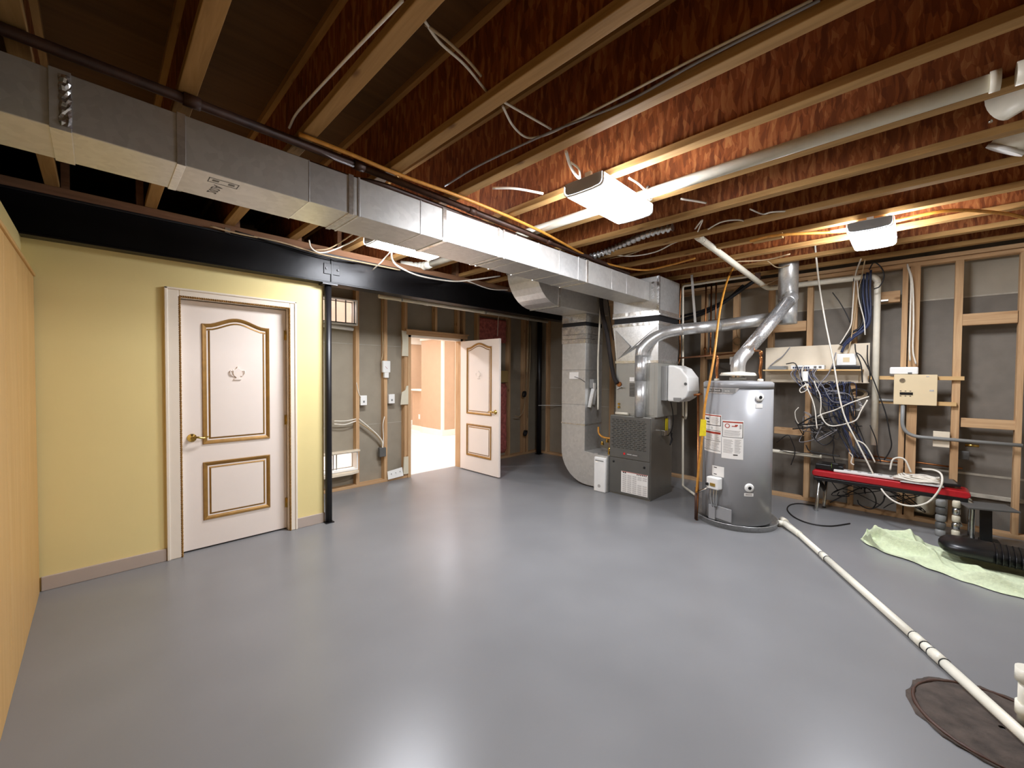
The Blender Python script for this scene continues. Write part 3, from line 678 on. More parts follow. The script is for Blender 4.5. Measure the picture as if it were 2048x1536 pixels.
# refrigerant line set
cable([(4.62, 2.93, 2.60), (4.60, 2.90, 2.30), (4.545, 2.79, 2.0), (4.52, 2.72, 1.70), (4.50, 2.66, 1.46), (4.49, 2.60, 1.35)], .026, 'line_set', 'insulation_black', 'thick black insulated refrigerant line dropping from the ceiling to the coil cabinet', 'pipe', n=10)
cable([(4.66, 2.96, 2.60), (4.62, 2.94, 2.2), (4.62, 2.96, 1.7), (4.61, 2.95, 1.3), (4.60, 2.94, 1.0)], .012, 'condensate_tube', 'pvc_white', 'thin pale tube hanging between return drop and coil cabinet', 'pipe', n=8)
cable([(4.70, 2.90, 2.60), (4.68, 2.84, 2.3), (4.66, 2.78, 2.0), (4.6, 2.72, 1.9)], .006, 'control_wire', 'cable_black', 'thin dark control wire beside the black insulated refrigerant line')
gv = thing('gas_valve', 'small brass gas cock and fittings between return boot and furnace', 'valve', (4.62, 2.72, .6))
MB().tube(pipe_path([(4.55, 2.90, .78), (4.52, 2.88, .70), (4.50, 2.80, .66), (4.50, 2.66, .66)], .06), .012, 8).build('flex_connector', 'csst_yellow', gv)
for p, r_ in (((4.52, 2.75, .60), .018), ((4.52, 2.82, .56), .02), ((4.5, 2.70, .50), .022), ((4.52, 2.72, .45), .016)): MB().lathe(p, [(r_, 0), (r_*1.2, .012), (r_*.8, .03), (r_, .045)], 10).build('fitting', 'brass', gv)
cable([(4.40, 3.18, 1.43), (4.43, 3.10, 1.40), (4.455, 3.05, 1.36)], .004, 'sensor_wire', 'cable_black', 'short black wire from the white plate on the return drop')
# ---- vent pipes
fv = thing('furnace_vent', 'round silver vent pipe rising from the furnace and crossing to the vertical stack', 'vent pipe', (4.47, 2.28, .965))
MB().tube([(4.475, 2.285, .965), (4.475, 2.285, 1.40)], .064, 20).build('pipe_section', 'galvanized_bright', fv)
MB().tube([(4.475, 2.285, 1.39), (4.475, 2.285, 1.69)], .067, 20).build('pipe_section', 'galvanized_bright', fv)
MB().tube(catmull([(4.475, 2.285, 1.68), (4.482, 2.27, 1.76), (4.53, 2.19, 1.86), (4.60, 2.06, 1.945), (4.72, 1.92, 1.985)], 5), .068, 20).build('elbow', 'galvanized_bright', fv)
MB().tube([(4.71, 1.93, 1.983), (5.02, 1.58, 2.03)], .066, 20).build('pipe_section', 'galvanized_bright', fv)
MB().tube([(5.01, 1.59, 2.028), (5.30, 1.10, 2.10)], .069, 20).build('pipe_section', 'galvanized_bright', fv)
vs2 = thing('vent_stack', 'vertical round silver vent stack going up through the ceiling above the water heater', 'vent pipe', (5.33, 1.0, 2.03))
MB().tube([(5.33, 1.0, 2.03), (5.33, 1.0, 2.30)], .090, 24).build('tee_section', 'galvanized_bright', vs2)
MB().tube([(5.33, 1.0, 2.29), (5.33, 1.0, 3.06)], .094, 24).build('pipe_section', 'galvanized_bright', vs2)
MB().tube([(5.33, 1.0, 2.285), (5.33, 1.0, 2.30)], .097, 24).build('joint_ring', 'foil_tape', vs2)
hv = thing('heater_vent', 'slanting foil-look vent pipe from the water heater hood to the stack', 'vent pipe', (4.516, 1.258, 1.5))
MB().tube(catmull([(4.516, 1.258, 1.485), (4.516, 1.258, 1.56), (4.545, 1.245, 1.63), (4.61, 1.21, 1.70)], 5), .066, 20).build('elbow', 'galvanized_bright', hv)
MB().tube([(4.60, 1.215, 1.69), (5.17, .96, 2.26)], .066, 20).build('pipe_section', 'foil_crinkle', hv)
MB().tube(catmull([(5.16, .965, 2.25), (5.21, .95, 2.29), (5.26, .97, 2.315), (5.33, 1.0, 2.32)], 4), .068, 20).build('elbow', 'galvanized_bright', hv)
solo(MB().bar((5.0, 1.915, 2.66), (5.0, 1.862, 2.05), .028, .002, (1, 0, 0)).bar((5.0, 1.862, 2.06), (5.0, 1.855, 1.96), .028, .002, (1, 0, 0)), 'hanger_strap', 'galvanized_dull', 'grey metal strap hanging the furnace vent from the joists', 'strap')
# ================================================================ WATER HEATER
HC = Vector((4.516, 1.258)); HR = .308
wh = thing('water_heater', 'tall grey gas water heater with white warning labels standing in a pan', 'water heater', (HC.x, HC.y, .02))
def cyl(th, z, r=HR+.002):
    a = math.radians(195.6+th); return (HC.x+r*math.cos(a), HC.y+r*math.sin(a), z)
def patch(t0, t1, z0, z1, name, mat, r=HR+.0015, n=8, parent=wh):
    rg = [[cyl(t0+(t1-t0)*i/n, z, r) for i in range(n+1)] for z in (z0, z1)]
    return MB().rings(rg, closed=False, smooth=True).build(name, mat, parent)
MB().lathe((HC.x, HC.y, 0), [(HR-.03, .03), (HR, .045), (HR, 1.335)], 56).build('tank', 'heater_grey', wh)
MB().lathe((HC.x, HC.y, 0), [(HR+.003, 1.332), (HR+.003, 1.385), (HR-.015, 1.40), (.10, 1.408), (.05, 1.408)], 56).build('top_cap', 'heater_grey', wh)
MB().lathe((HC.x, HC.y, 0), [(HR-.06, .0), (HR-.06, .035)], 40).build('base_ring', 'black_steel', wh)
hd = MB().lathe((HC.x, HC.y, 0), [(.07, 1.455), (.16, 1.455), (.165, 1.462), (.15, 1.485), (.07, 1.492)], 32).build('draft_hood', 'pvc_bright', wh)
for a in (0.6, 2.2, 3.8, 5.4): MB().box((HC.x+.06*math.cos(a)-.006, HC.y+.06*math.sin(a)-.006, 1.405), (HC.x+.06*math.cos(a)+.006, HC.y+.06*math.sin(a)+.006, 1.457)).build('hood_leg', 'galvanized_dull', wh)
MB().lathe((HC.x, HC.y, 0), [(.075, 1.406), (.075, 1.44)], 24).build('flue_collar', 'galvanized_dull', wh)
# badge recess
bd = [(-57, 1.338), (-57, 1.325), (-52, 1.292), (-46, 1.285), (-12, 1.282), (-4, 1.292), (1, 1.322), (2, 1.338)]
g = MB(); n = 14; top_ = []; bot = []
def bz(t):
    for i in range(len(bd)-1):
        if bd[i][0] <= t <= bd[i+1][0] and bd[i+1][0] > bd[i][0]: f = (t-bd[i][0])/(bd[i+1][0]-bd[i][0]); return bd[i][1]*(1-f)+bd[i+1][1]*f
    return 1.338
for i in range(n+1):
    t = -56.9+58.8*i/n; top_.append(cyl(t, 1.338, HR+.006)); bot.append(cyl(t, bz(t)-.004, HR+.006))
g.rings([bot, top_], closed=False, smooth=True).build('badge', 'label_grey', wh)
patch(-53, -25, 1.294, 1.328, 'badge_inset', 'dark_grey_box', HR+.0075)
patch(-24, -3, 1.292, 1.334, 'badge_inset', 'grey_plastic', HR+.0075)
text_map('A.O.Smith', .03, 'badge_text', 'label_white', wh, lambda u, v: cyl(-39+math.degrees(u/HR), 1.311+v, HR+.009))
text_map('XCG', .02, 'badge_text', 'label_white', wh, lambda u, v: cyl(-16+math.degrees(u/HR), 1.308+v, HR+.009))
# warning labels
patch(-68, -25, .70, 1.075, 'warning_label', 'label_white')
wl_ = patch(-24, 10.5, .665, 1.03, 'warning_label', 'label_white')
for t0, t1, z0, z1, m_ in ((-66, -26, 1.058, 1.068, 'label_red'), (-66, -26, .965, .972, 'label_black'), (-27.2, -26, .965, 1.06, 'label_black'), (-66, -26, .915, .919, 'label_black'), (-66, -26, .885, .905, 'label_red'), (-66, -26, .815, .819, 'label_black'), (-66, -26, .72, .724, 'label_black'),
    (-23, 9.5, 1.008, 1.02, 'label_red'), (-23, 9.5, .868, .872, 'label_black'), (-23, -22.2, .868, 1.02, 'label_black'), (8.7, 9.5, .868, 1.02, 'label_black'),
    (-62, -52, 1.02, 1.035, 'cable_blue'), (-58, -50, .99, 1.0, 'label_black'), (-8, 0, .972, .98, 'label_red'), (-3, 1.5, .98, .992, 'label_red'), (4, 7, .955, .995, 'label_grey'), (-5, 2, .70, .71, 'label_black')):
    patch(t0, t1, z0, z1, 'label_print', m_, HR+.0025, 5, wl_)
lp_ = MB()
def lines(t0, t1, z0, z1, step=.011):
    z = z0
    while z < z1:
        t1_ = t1-random.random()*4; lp_.rings([[cyl(t0+(t1_-t0)*i/4, zz, HR+.0024) for i in range(5)] for zz in (z, z+.0045)], closed=False); z += step
lines(-46, -29, .985, 1.05); lines(-64, -40, .83, .88); lines(-38, -28, .83, .88); lines(-64, -46, .73, .81); lines(-44, -28, .73, .80); lines(-21, -5, .72, .85); lines(-3, 8, .725, .85); lines(-20, 7, .885, .94)
o = lp_.build('label_text', 'label_grey', wl_); o['kind'] = 'stuff'
for t, z, r_ in ((-44, .942, .010), (-15, .978, .022)):
    q = MB(); ring = lambda rr: [cyl(t+math.degrees(rr*math.cos(a*PI/10)/HR), z+rr*math.sin(a*PI/10), HR+.003) for a in range(20)]
    q.rings([ring(r_), ring(r_*.7)]).build('label_symbol', 'label_red' if r_ > .015 else 'label_black', wh)
patch(-42, -19, .475, .575, 'rating_plate', 'label_white')
for z in (.49, .555): patch(-38, -32, z, z+.008, 'label_print', 'label_black', HR+.0025, 3)
# gas control, pilot cover, ports
a = math.radians(195.6-32); rv = Vector((math.cos(a), math.sin(a), 0)); tv = Vector((-math.sin(a), math.cos(a), 0)); base = Vector((HC.x, HC.y, 0))+rv*(HR)
def vbox(c, du, dn, dz, name, mat, bev=.006):
    m_ = MB(); c = Vector(c); vs_ = []
    for z in (-dz, dz):
        for s_, n_ in ((-du, 0), (du, 0), (du, dn), (-du, dn)): vs_.append(c+tv*s_+rv*n_+Vector((0, 0, z)))
    m_.add(vs_, [(3,2,1,0),(4,5,6,7),(0,1,5,4),(1,2,6,5),(2,3,7,6),(3,0,4,7)]); return m_.build(name, mat, wh, bev, seg=3)
vbox(base+Vector((0, 0, .415)), .062, .075, .058, 'gas_control', 'white_plastic', .012)
MB().tube([base+rv*.074+tv*-.045+Vector((0, 0, .40)), base+rv*.09+tv*-.045+Vector((0, 0, .40))], .014, 14).build('control_knob', 'black_plastic', wh)
vbox(base+rv*.075+tv*.01+Vector((0, 0, .405)), .026, .012, .014, 'control_dial', 'brass', .003)
vbox(base+Vector((0, 0, .13))+tv*.06, .10, .012, .062, 'burner_door', 'heater_grey', .005)
vbox(base+Vector((0, 0, .12))+tv*-.03, .035, .03, .07, 'burner_box', 'heater_grey', .006)
for s_ in (-.03, .005, .03):
    MB().tube(catmull([base+rv*.045+tv*s_+Vector((0, 0, .36)), base+rv*.05+tv*s_+Vector((0, 0, .28)), base+rv*.03+tv*(s_*.6)+Vector((0, 0, .18))], 5), .007, 8).build('burner_tube', 'chrome', wh)
for th, z in ((36, 1.255), (21, .405)):
    a2 = math.radians(195.6+th); r2 = Vector((math.cos(a2), math.sin(a2), 0)); b2 = Vector((HC.x, HC.y, z))+r2*(HR-.004)
    MB().tube([b2, b2+r2*.010, b2+r2*.016], [.042, .040, .026], 24).build('port_cover', 'white_plastic', wh)
    MB().tube([b2+r2*.012, b2+r2*.020], .015, 14).build('port_plug', 'black_plastic', wh)
patch(29, 42, 1.155, 1.195, 'small_label', 'label_white'); patch(13, 28, .325, .355, 'small_label', 'label_white'); patch(15, 26, .333, .347, 'label_print', 'label_grey', HR+.0025)
# water connections
for (x, y, lab) in ((4.50, 1.45, 0), (4.53, 1.062, 1)):
    pts = [(x, y, 1.40), (x, y, 1.42), (x+.004, y, 1.45), (x, y+.004, 1.50), (x-.004, y, 1.55), (x, y-.003, 1.60), (x, y, 1.64)]
    MB().tube(catmull(pts, 4), [.02, .02, .02, .013]+[.016 if i % 2 else .012 for i in range(21)], 10).build('flex_connector', 'copper', wh)
    MB().lathe((x, y, 1.40), [(.026, 0), (.026, .02), (.018, .026)], 14).build('nipple', 'pvc_white', wh)
# drain pan
pn = thing('drain_pan', 'shallow round metal pan under the grey water heater', 'pan', (HC.x, HC.y, 0))
MB().lathe((HC.x, HC.y, 0), [(.36, 0), (.368, .05), (.374, .052), (.374, .056), (.362, .054), (.355, .006), (.01, .006)], 56).build('tray', 'galvanized_bright', pn)
MB().tube([(4.60, .905, .034), (4.63, .86, .034)], .026, 14).build('outlet_fitting', 'pvc_bright', pn)
# copper and gas piping near the heater
cp = thing('copper_piping', 'copper water pipes dropping from the joists to the water heater', 'pipe', (5.2, 1.6, 1.64))
MB().tube(pipe_path([(4.50, 1.45, 1.63), (4.50, 1.45, 1.66), (4.53, 1.50, 1.672), (5.30, 2.28, 1.672)], .03), .010, 8).build('cold_line', 'copper', cp)
MB().tube(pipe_path([(4.53, 1.062, 1.63), (4.53, 1.062, 1.70), (4.60, 1.12, 1.705), (5.45, 1.84, 1.705), (5.45, 1.84, 2.66)], .03), .010, 8).build('hot_line', 'copper', cp)
MB().tube([(5.45, 1.905, 1.71), (5.45, 1.905, 2.66)], .010, 8).build('riser', 'copper', cp)
MB().tube([(5.50, 1.80, 1.92), (5.50, 1.80, 2.66)], .010, 8).build('riser', 'copper', cp)
for p in ((5.45, 1.84, 1.78), (5.45, 1.905, 1.78), (4.53, 1.062, 1.66), (5.45, 1.84, 1.70)): MB().lathe(p, [(.014, 0), (.016, .008), (.016, .03), (.012, .038)], 10).build('coupling', 'copper', cp)
cable([(5.200,1.350,3.006),(5.100,1.442,2.767),(4.900,1.487,2.515),(4.500,1.432,2.131),(4.250,1.392,1.706),(4.150,1.396,1.437),(4.120,1.432,1.170),(4.120,1.450,0.877),(4.140,1.489,0.524),(4.170,1.516,0.290)], .011, 'gas_tube', 'csst_yellow', 'yellow flexible gas tube hanging in front of the grey water heater', 'pipe', n=8)
gp = thing('gas_drip_leg', 'rusty gas pipe drop with a shutoff valve left of the water heater', 'pipe', (4.20, 1.60, .1))
MB().tube([(4.350,1.582,1.254),(4.200,1.512,0.284),(4.200,1.522,0.004)], .011, 8).build('drop_pipe', 'copper', gp)
MB().tube([(4.200,1.527,0.332),(4.200,1.527,0.013)], .016, 10).build('drip_leg', 'iron_pipe', gp)
MB().tube([(4.350,1.623,1.252),(4.350,1.543,1.266)], .012, 8).build('valve_handle', 'copper', gp)
MB().tube([(4.180,1.519,0.287),(4.180,1.370,0.382)], .010, 8).build('branch_line', 'chrome', gp)
GT = [(4.110,1.463,1.032),(4.110,1.412,1.027),(4.110,1.414,0.872),(4.110,1.475,0.865)]
solo(MB().add([(4.105, p[1], p[2]) for p in GT]+[(4.108, p[1], p[2]) for p in GT], [(0,1,2,3),(7,6,5,4),(0,4,5,1),(1,5,6,2),(2,6,7,3),(3,7,4,0)]), 'gas_tag', 'tag_yellow', 'yellow warning tag wrapped on the gas tube beside the heater labels', 'tag')
# condensate piping behind the furnace
cd = thing('condensate_pipe', 'thin white pipe standing behind the furnace and turning along the floor', 'pipe', (5.2, 2.07, 0))
MB().tube(pipe_path([(4.92, 1.80, .05), (5.2, 2.06, .05), (5.2, 2.10, 2.585), (5.2, 1.32, 2.585)], .03), .0135, 10).build('run', 'pvc_white', cd)
MB().tube(pipe_path([(5.2, 2.08, .93), (5.05, 1.98, .93), (4.96, 1.94, .97), (4.96, 1.94, 1.16)], .02), .0135, 10).build('branch', 'pvc_white', cd)
cable([(5.26, 2.15, 2.63), (5.26, 2.16, 2.2), (5.27, 2.15, 1.75), (5.25, 2.16, 1.6)], .01, 'copper_riser', 'copper', 'thin copper riser beside the white pipe behind the furnace', 'pipe', n=8)
# floor drain line to the sump
fd = thing('drain_line', 'long white plastic drain pipe lying across the grey floor to the sump', 'pipe', (3.6, .25, 0))
DL = [(4.70, .86, .026), (4.02, .472, .026), (3.10, -.052, .026), (2.98, -.12, .026), (2.30, -.49, .026)]
for a_, b_ in zip(DL[:-1], DL[1:]): MB().tube([a_, b_], .0235, 14).build('pipe_section', 'pvc_bright', fd)
for p in DL[1:4]:
    d = (Vector(DL[0])-Vector(DL[-1])).normalized(); MB().tube([Vector(p)-d*.04, Vector(p)+d*.04], .0262, 14).build('coupling', 'pvc_bright', fd)
    for s_ in (-.045, .042): MB().tube([Vector(p)+d*s_, Vector(p)+d*(s_+.004)], .0266, 14).build('seal_ring', 'cable_black', fd)
MB().tube(catmull([(4.63, .86, .034), (4.56, .81, .032), (4.47, .735, .028), (4.42, .70, .027)], 4), .027, 12).build('wye_branch', 'pvc_bright', fd)
MB().tube([(4.75, .90, .03), (4.70, .86, .028)], .03, 12).build('elbow', 'pvc_white', fd)
# sump cover
su = thing('sump_cover', 'round rough concrete patch over the sump at the right front of the floor', 'sump cover', (2.6, -.29, 0))
g = MB(); rings_ = []; nn = 48
for r_, z in ((.285, .0005), (.278, .006), (.262, .003), (.245, .008), (.12, .007), (.01, .008)):
    rr = [r_+(random.uniform(-.010, .010) if r_ > .24 else 0) for i in range(nn)]
    rings_.append([(2.6+rr[i]*math.cos(2*PI*i/nn), -.29+rr[i]*math.sin(2*PI*i/nn), z+random.uniform(0, .002)) for i in range(nn)])
g.rings(rings_, smooth=True).build('slab', 'sump_concrete', su)
pt = [(2.6+.262*math.cos(2*PI*i/64), -.29+.262*math.sin(2*PI*i/64), .006) for i in range(64)]
MB().tube(pt, [.004+random.random()*.006 for _ in pt], 5, closed=True).build('crumbled_rim', 'iron_pipe', su)
pp = thing('sump_pipe', 'white vertical plastic pipe rising from the sump at the right edge', 'pipe', (2.69, -.368, 0))
MB().tube([(2.69, -.368, .01), (2.69, -.368, .20)], .03, 16).build('riser', 'pvc_bright', pp)
MB().tube([(2.69, -.368, .05), (2.69, -.368, .10)], .037, 16).build('coupling', 'pvc_bright', pp)
MB().tube([(2.69, -.368, .19), (2.69, -.368, .245)], .04, 16).build('cap', 'pvc_bright', pp)
# ================================================================ UNDER THE JOISTS
ip = thing('gas_pipe', 'dark brown iron gas pipe running above the long silver duct', 'pipe', (1.5, 2.27, 2.615))
MB().tube([(-1.5, 2.255, 2.628), (1.05, 2.262, 2.628)], .021, 10).build('pipe_section', 'iron_pipe', ip)
MB().tube([(1.05, 2.262, 2.628), (4.3, 2.36, 2.628)], .021, 10).build('pipe_section', 'iron_pipe', ip)
MB().tube(pipe_path([(.62, 2.40, 2.61), (1.10, 2.40, 2.61), (1.16, 2.36, 2.61), (1.25, 2.34, 2.61), (4.2, 2.43, 2.61)], .04), .016, 10).build('branch_line', 'iron_pipe', ip)
for x, y_ in ((.30, 2.258), (1.05, 2.262), (1.9, 2.287), (2.8, 2.315)): MB().tube([(x-.03, y_, 2.628), (x+.03, y_, 2.628)], .027, 10).build('coupling', 'iron_pipe', ip)
cable([(0.710,2.186,2.632),(0.965,2.184,2.632),(1.272,2.196,2.632),(1.831,2.170,2.632),(2.559,2.208,2.632),(3.477,2.336,2.632),(4.003,2.301,2.632),(4.307,2.163,2.632),(4.294,1.874,2.632),(4.210,1.583,2.632)], .011, 'gas_tube', 'csst_yellow', 'yellow flexible gas tube running along the joists beside the long duct', 'pipe', n=8)
cable([(4.002,1.039,2.630),(4.003,0.816,2.630),(4.251,0.418,2.630),(4.235,0.095,2.630),(4.234,-0.161,2.630),(4.541,-0.418,2.630),(4.862,-0.593,2.630)], .012, 'gas_tube', 'csst_yellow', 'yellow flexible gas tube arching along the joists above the right light', 'pipe', n=8)
dp = thing('drain_pipe', 'long white plastic drain pipe lying in the joist bay above the middle light', 'pipe', (2.605, 1.2, 2.63))
MB().tube([(2.605, 3.84, 2.672), (2.605, -.22, 2.672)], .034, 16).build('pipe_section', 'pvc_bright', dp)
MB().tube(pipe_path([(2.605, -.27, 2.672), (2.605, -.36, 2.672), (2.65, -.50, 2.675), (2.9, -.75, 2.70)], .06), .044, 16).build('elbow', 'pvc_white', dp)
MB().tube([(2.605, -.20, 2.672), (2.605, -.23, 2.672)], .041, 16).build('coupling', 'pvc_white', dp)
TP = pipe_path([(2.605, 3.83, 2.672), (2.605, 3.95, 2.672), (2.56, 4.08, 2.68), (2.40, 4.14, 2.69)], .06, 6)
MB().tube(TP, [.046 if i % 3 else .036 for i in range(len(TP))], 16).build('trap_fitting', 'pvc_bright', dp)
MB().tube([(2.605+.048*math.cos(a*PI/10), 1.285, 2.672+.043*math.sin(a*PI/10)) for a in range(5, 26)], .006, 5).build('strap', 'galvanized_dull', dp)
# big pale duct at the upper right
vd = thing('exhaust_duct', 'fat pale round duct crossing the joists at the upper right corner', 'duct', (3.0, -.45, 2.6))
MB().tube([(2.80, -.53, 2.80), (3.02, -.265, 2.745)], .08, 20).build('duct_section', 'pvc_white', vd)
MB().tube([(3.36, -.46, 2.84), (3.42, -.325, 2.67)], .075, 20).build('duct_section', 'pvc_white', vd)
MB().tube([(3.418, -.33, 2.677), (3.422, -.32, 2.663)], .08, 20).build('end_ring', 'white_plastic', vd)
MB().lathe((3.03, -.24, 2.68), [(.008, 0), (.008, .01)], 8).build('screw', 'chrome', vd)
# sloping drain to the right wall
pd = thing('drain_pipe', 'white plastic drain dropping from the joists, along the wall and down beside the shelf', 'pipe', (5.7, .8, .75))
MB().tube(pipe_path([(3.716, 1.39, 2.80), (3.70, 1.385, 2.685), (5.62, 1.30, 2.535), (5.70, 1.27, 2.515), (5.70, .325, 2.505), (5.70, .285, 2.46), (5.70, .278, .74)], .045), .029, 14).build('run', 'pvc_white', pd)
for p, q in (((3.715, 1.39, 2.74), (3.712, 1.388, 2.705)), ((3.72, 1.384, 2.683), (3.79, 1.381, 2.678)), ((5.70, .36, 2.506), (5.70, .33, 2.505)), ((5.70, .285, 2.43), (5.70, .284, 2.40))): MB().tube([p, q], .032, 14).build('coupling', 'pvc_white', pd)
for p, q in (((3.83, 1.379, 2.675), (3.838, 1.379, 2.674)), ((5.40, 1.31, 2.552), (5.408, 1.31, 2.551)), ((5.70, .48, 2.5055), (5.70, .472, 2.5055))): MB().tube([p, q], .029, 14).build('clamp', 'cable_black', pd)
MB().box((5.36, 1.285, 2.56), (5.40, 1.335, 2.65)).build('hanger', 'iron_pipe', pd)
MB().box((5.70, .20, 2.235), (5.78, .30, 2.25)).build('wall_strap', 'galvanized_dull', pd)
# flexible metal conduit
fx = []; P = catmull([(3.506,2.477,2.640),(3.525,2.251,2.660),(3.606,2.076,2.720),(3.480,1.752,2.720),(3.466,1.495,2.720)], 22)
solo(MB().tube(P, [.034 if i % 4 < 2 else .020 for i in range(len(P))], 10), 'flex_conduit', 'galvanized_bright', 'corrugated silver flexible conduit hanging under the joists near the plenum', 'conduit')
solo(MB().box((4.0, .80, 2.61), (4.055, 1.02, 2.65)), 'wood_cleat', 'flange_wood_y', 'short wood cleat nailed under the joists left of the right light', 'wood block', bevel=.003)
sb = [(3.600,0.801,2.640),(3.443,0.630,2.640)]
# loose ceiling wires
W = [
 ([(0.690,1.177,2.634),(0.690,1.560,2.669),(0.690,1.948,2.700),(0.690,2.165,2.711),(0.690,2.269,2.687)], .006, 'cable_white', 'pale wire running along the side of a joist at the top left of centre'),
 ([(0.835,1.276,2.720),(0.933,1.317,2.720),(1.071,1.337,2.720),(1.245,1.392,2.720)], .006, 'cable_white', 'pale wire crossing a dark joist bay at the top centre, nearer of two'),
 ([(0.847,1.288,2.720),(0.937,1.290,2.720),(1.062,1.309,2.720),(1.158,1.336,2.720)], .006, 'cable_tan', 'pale wire crossing a dark joist bay at the top centre, upper of two'),
 ([(1.314,1.363,2.700),(1.450,1.352,2.700),(1.629,1.337,2.700)], .006, 'cable_white', 'pale straight wire crossing the second joist bay at the top centre'),
 ([(1.335,1.387,2.700),(1.470,1.455,2.700),(1.578,1.478,2.700),(1.629,1.445,2.700),(1.657,1.333,2.700),(1.660,1.016,2.700),(1.664,0.619,2.700),(1.678,0.264,2.700)], .006, 'cable_white', 'pale wire looping down and then following a joist to the upper right'),
 ([(1.668,0.242,2.680),(1.663,0.619,2.680),(1.680,0.951,2.680),(1.622,1.338,2.680),(1.587,1.838,2.680),(1.604,2.205,2.680)], .006, 'cable_grey', 'grey wire following the joist beside the looping pale wire'),
 ([(1.791,1.364,2.660),(1.921,1.433,2.660),(2.041,1.478,2.660),(2.084,1.486,2.660)], .009, 'cable_white', 'short white cable stub dangling under a joist left of the middle light'),
 ([(1.902,1.413,2.660),(1.994,1.423,2.660),(2.089,1.482,2.660)], .006, 'cable_white', 'thin white wire curled beside the dangling cable stub'),
 ([(1.808,1.969,2.660),(1.914,1.868,2.660),(2.095,1.784,2.660)], .008, 'cable_white', 'white cable stub pointing across a joist bay above the duct'),
 ([(2.296,1.266,2.660),(2.392,1.260,2.660),(2.533,1.273,2.660)], .007, 'cable_white', 'white cable entering the far end of the middle light'),
 ([(2.460,1.403,2.660),(2.511,1.339,2.660),(2.520,1.287,2.660)], .008, 'cable_tan', 'tan cable lying behind the middle light'),
 ([(2.858,1.176,2.680),(2.959,1.119,2.680),(3.046,1.075,2.680)], .008, 'cable_white', 'short white cable stub beside the white drain pipe'),
 ([(3.377,0.881,2.680),(3.545,0.839,2.680),(3.553,0.776,2.680),(3.641,0.657,2.680)], .006, 'cable_white', 'white wire crossing behind the short wood cleat'),
 ([(3.497,2.233,2.660),(3.791,2.068,2.660),(3.836,1.825,2.660),(3.687,1.566,2.660),(3.659,1.400,2.660)], .007, 'cable_white', 'white cable drooping near the corrugated conduit'),
 ([(3.731,2.262,2.660),(3.729,2.034,2.660),(3.666,1.844,2.660)], .006, 'cable_tan', 'tan wire under the corrugated conduit'),
 ([(3.519,1.327,2.680),(3.358,1.210,2.680),(3.686,1.364,2.680),(3.508,1.128,2.680),(3.560,0.997,2.680),(3.686,0.988,2.680)], .006, 'cable_white', 'tangle of pale wire above the sloping drain pipe'),
 ([(4.649,1.342,2.640),(4.796,1.105,2.640),(4.726,0.877,2.640)], .007, 'cable_tan', 'tan cable lying along the joist above the vent stack'),
 ([(4.855,1.095,2.640),(5.218,1.081,2.640),(5.191,0.961,2.640)], .006, 'cable_tan', 'tan wire looping beside the vent stack top'),
 ([(5.500,0.963,2.728),(5.500,1.113,2.586),(5.500,1.261,2.522),(5.500,1.313,2.512)], .006, 'cable_tan', 'tan wire drooping from the vent stack to the white drain pipe'),
 ([(4.147,0.502,2.620),(4.158,0.409,2.620),(4.213,0.383,2.620)], .008, 'cable_white', 'white cable entering the near end of the right light'),
]
for pts, r_, m_, lab in W: cable(pts, r_, 'wire', m_, lab)
# wires along the steel beam and round the left light
W = [
 ([(0.627,3.940,2.597),(0.826,3.940,2.585),(1.121,3.940,2.589),(1.456,3.940,2.558),(1.839,3.940,2.561),(2.282,3.940,2.564)], .007, 'cable_tan', 'tan cable stapled along the top of the black beam'),
 ([(0.792,3.940,2.600),(1.121,3.940,2.572),(1.501,3.940,2.539),(1.839,3.940,2.551)], .006, 'cable_black', 'dark cable along the top of the black beam'),
 ([(1.883,3.400,2.567),(2.004,3.600,2.549),(2.085,3.600,2.493),(2.440,3.800,2.505),(2.913,3.900,2.547),(2.932,3.600,2.509),(3.437,3.600,2.648)], .009, 'cable_white', 'thick white cable drooping from the left light along the black beam'),
 ([(1.878,3.400,2.562),(1.979,3.700,2.587),(1.937,3.700,2.531),(1.950,3.900,2.496)], .006, 'cable_white', 'thin white wire dropping from the left light to the black beam'),
 ([(1.440,3.000,2.516),(1.629,3.800,2.650),(1.492,3.800,2.564),(1.395,3.800,2.530),(1.328,3.800,2.559),(1.311,3.800,2.620)], .007, 'cable_white', 'white cable curling over the black beam left of the light'),
 ([(1.343,3.000,2.492),(1.583,3.800,2.662),(1.470,3.800,2.577),(1.361,3.800,2.544)], .006, 'cable_tan', 'tan cable curling over the black beam left of the light'),
 ([(3.176,3.900,2.591),(3.547,3.900,2.551),(3.864,3.900,2.586)], .007, 'cable_white', 'white cable end lying against the black beam by the curved return elbow'),
]
for pts, r_, m_, lab in W: cable(pts, r_, 'wire', m_, lab)
bk = [(0.779,3.960,2.650),(0.789,3.960,2.588)]
solo(MB().box((.725, 3.945, 2.575), (.76, 3.975, 2.60)).box((.725, 3.94, 2.60), (.76, 3.975, 2.615)), 'cable_clamp', 'chrome', 'small shiny cable clamp on the top edge of the black beam', 'clamp')
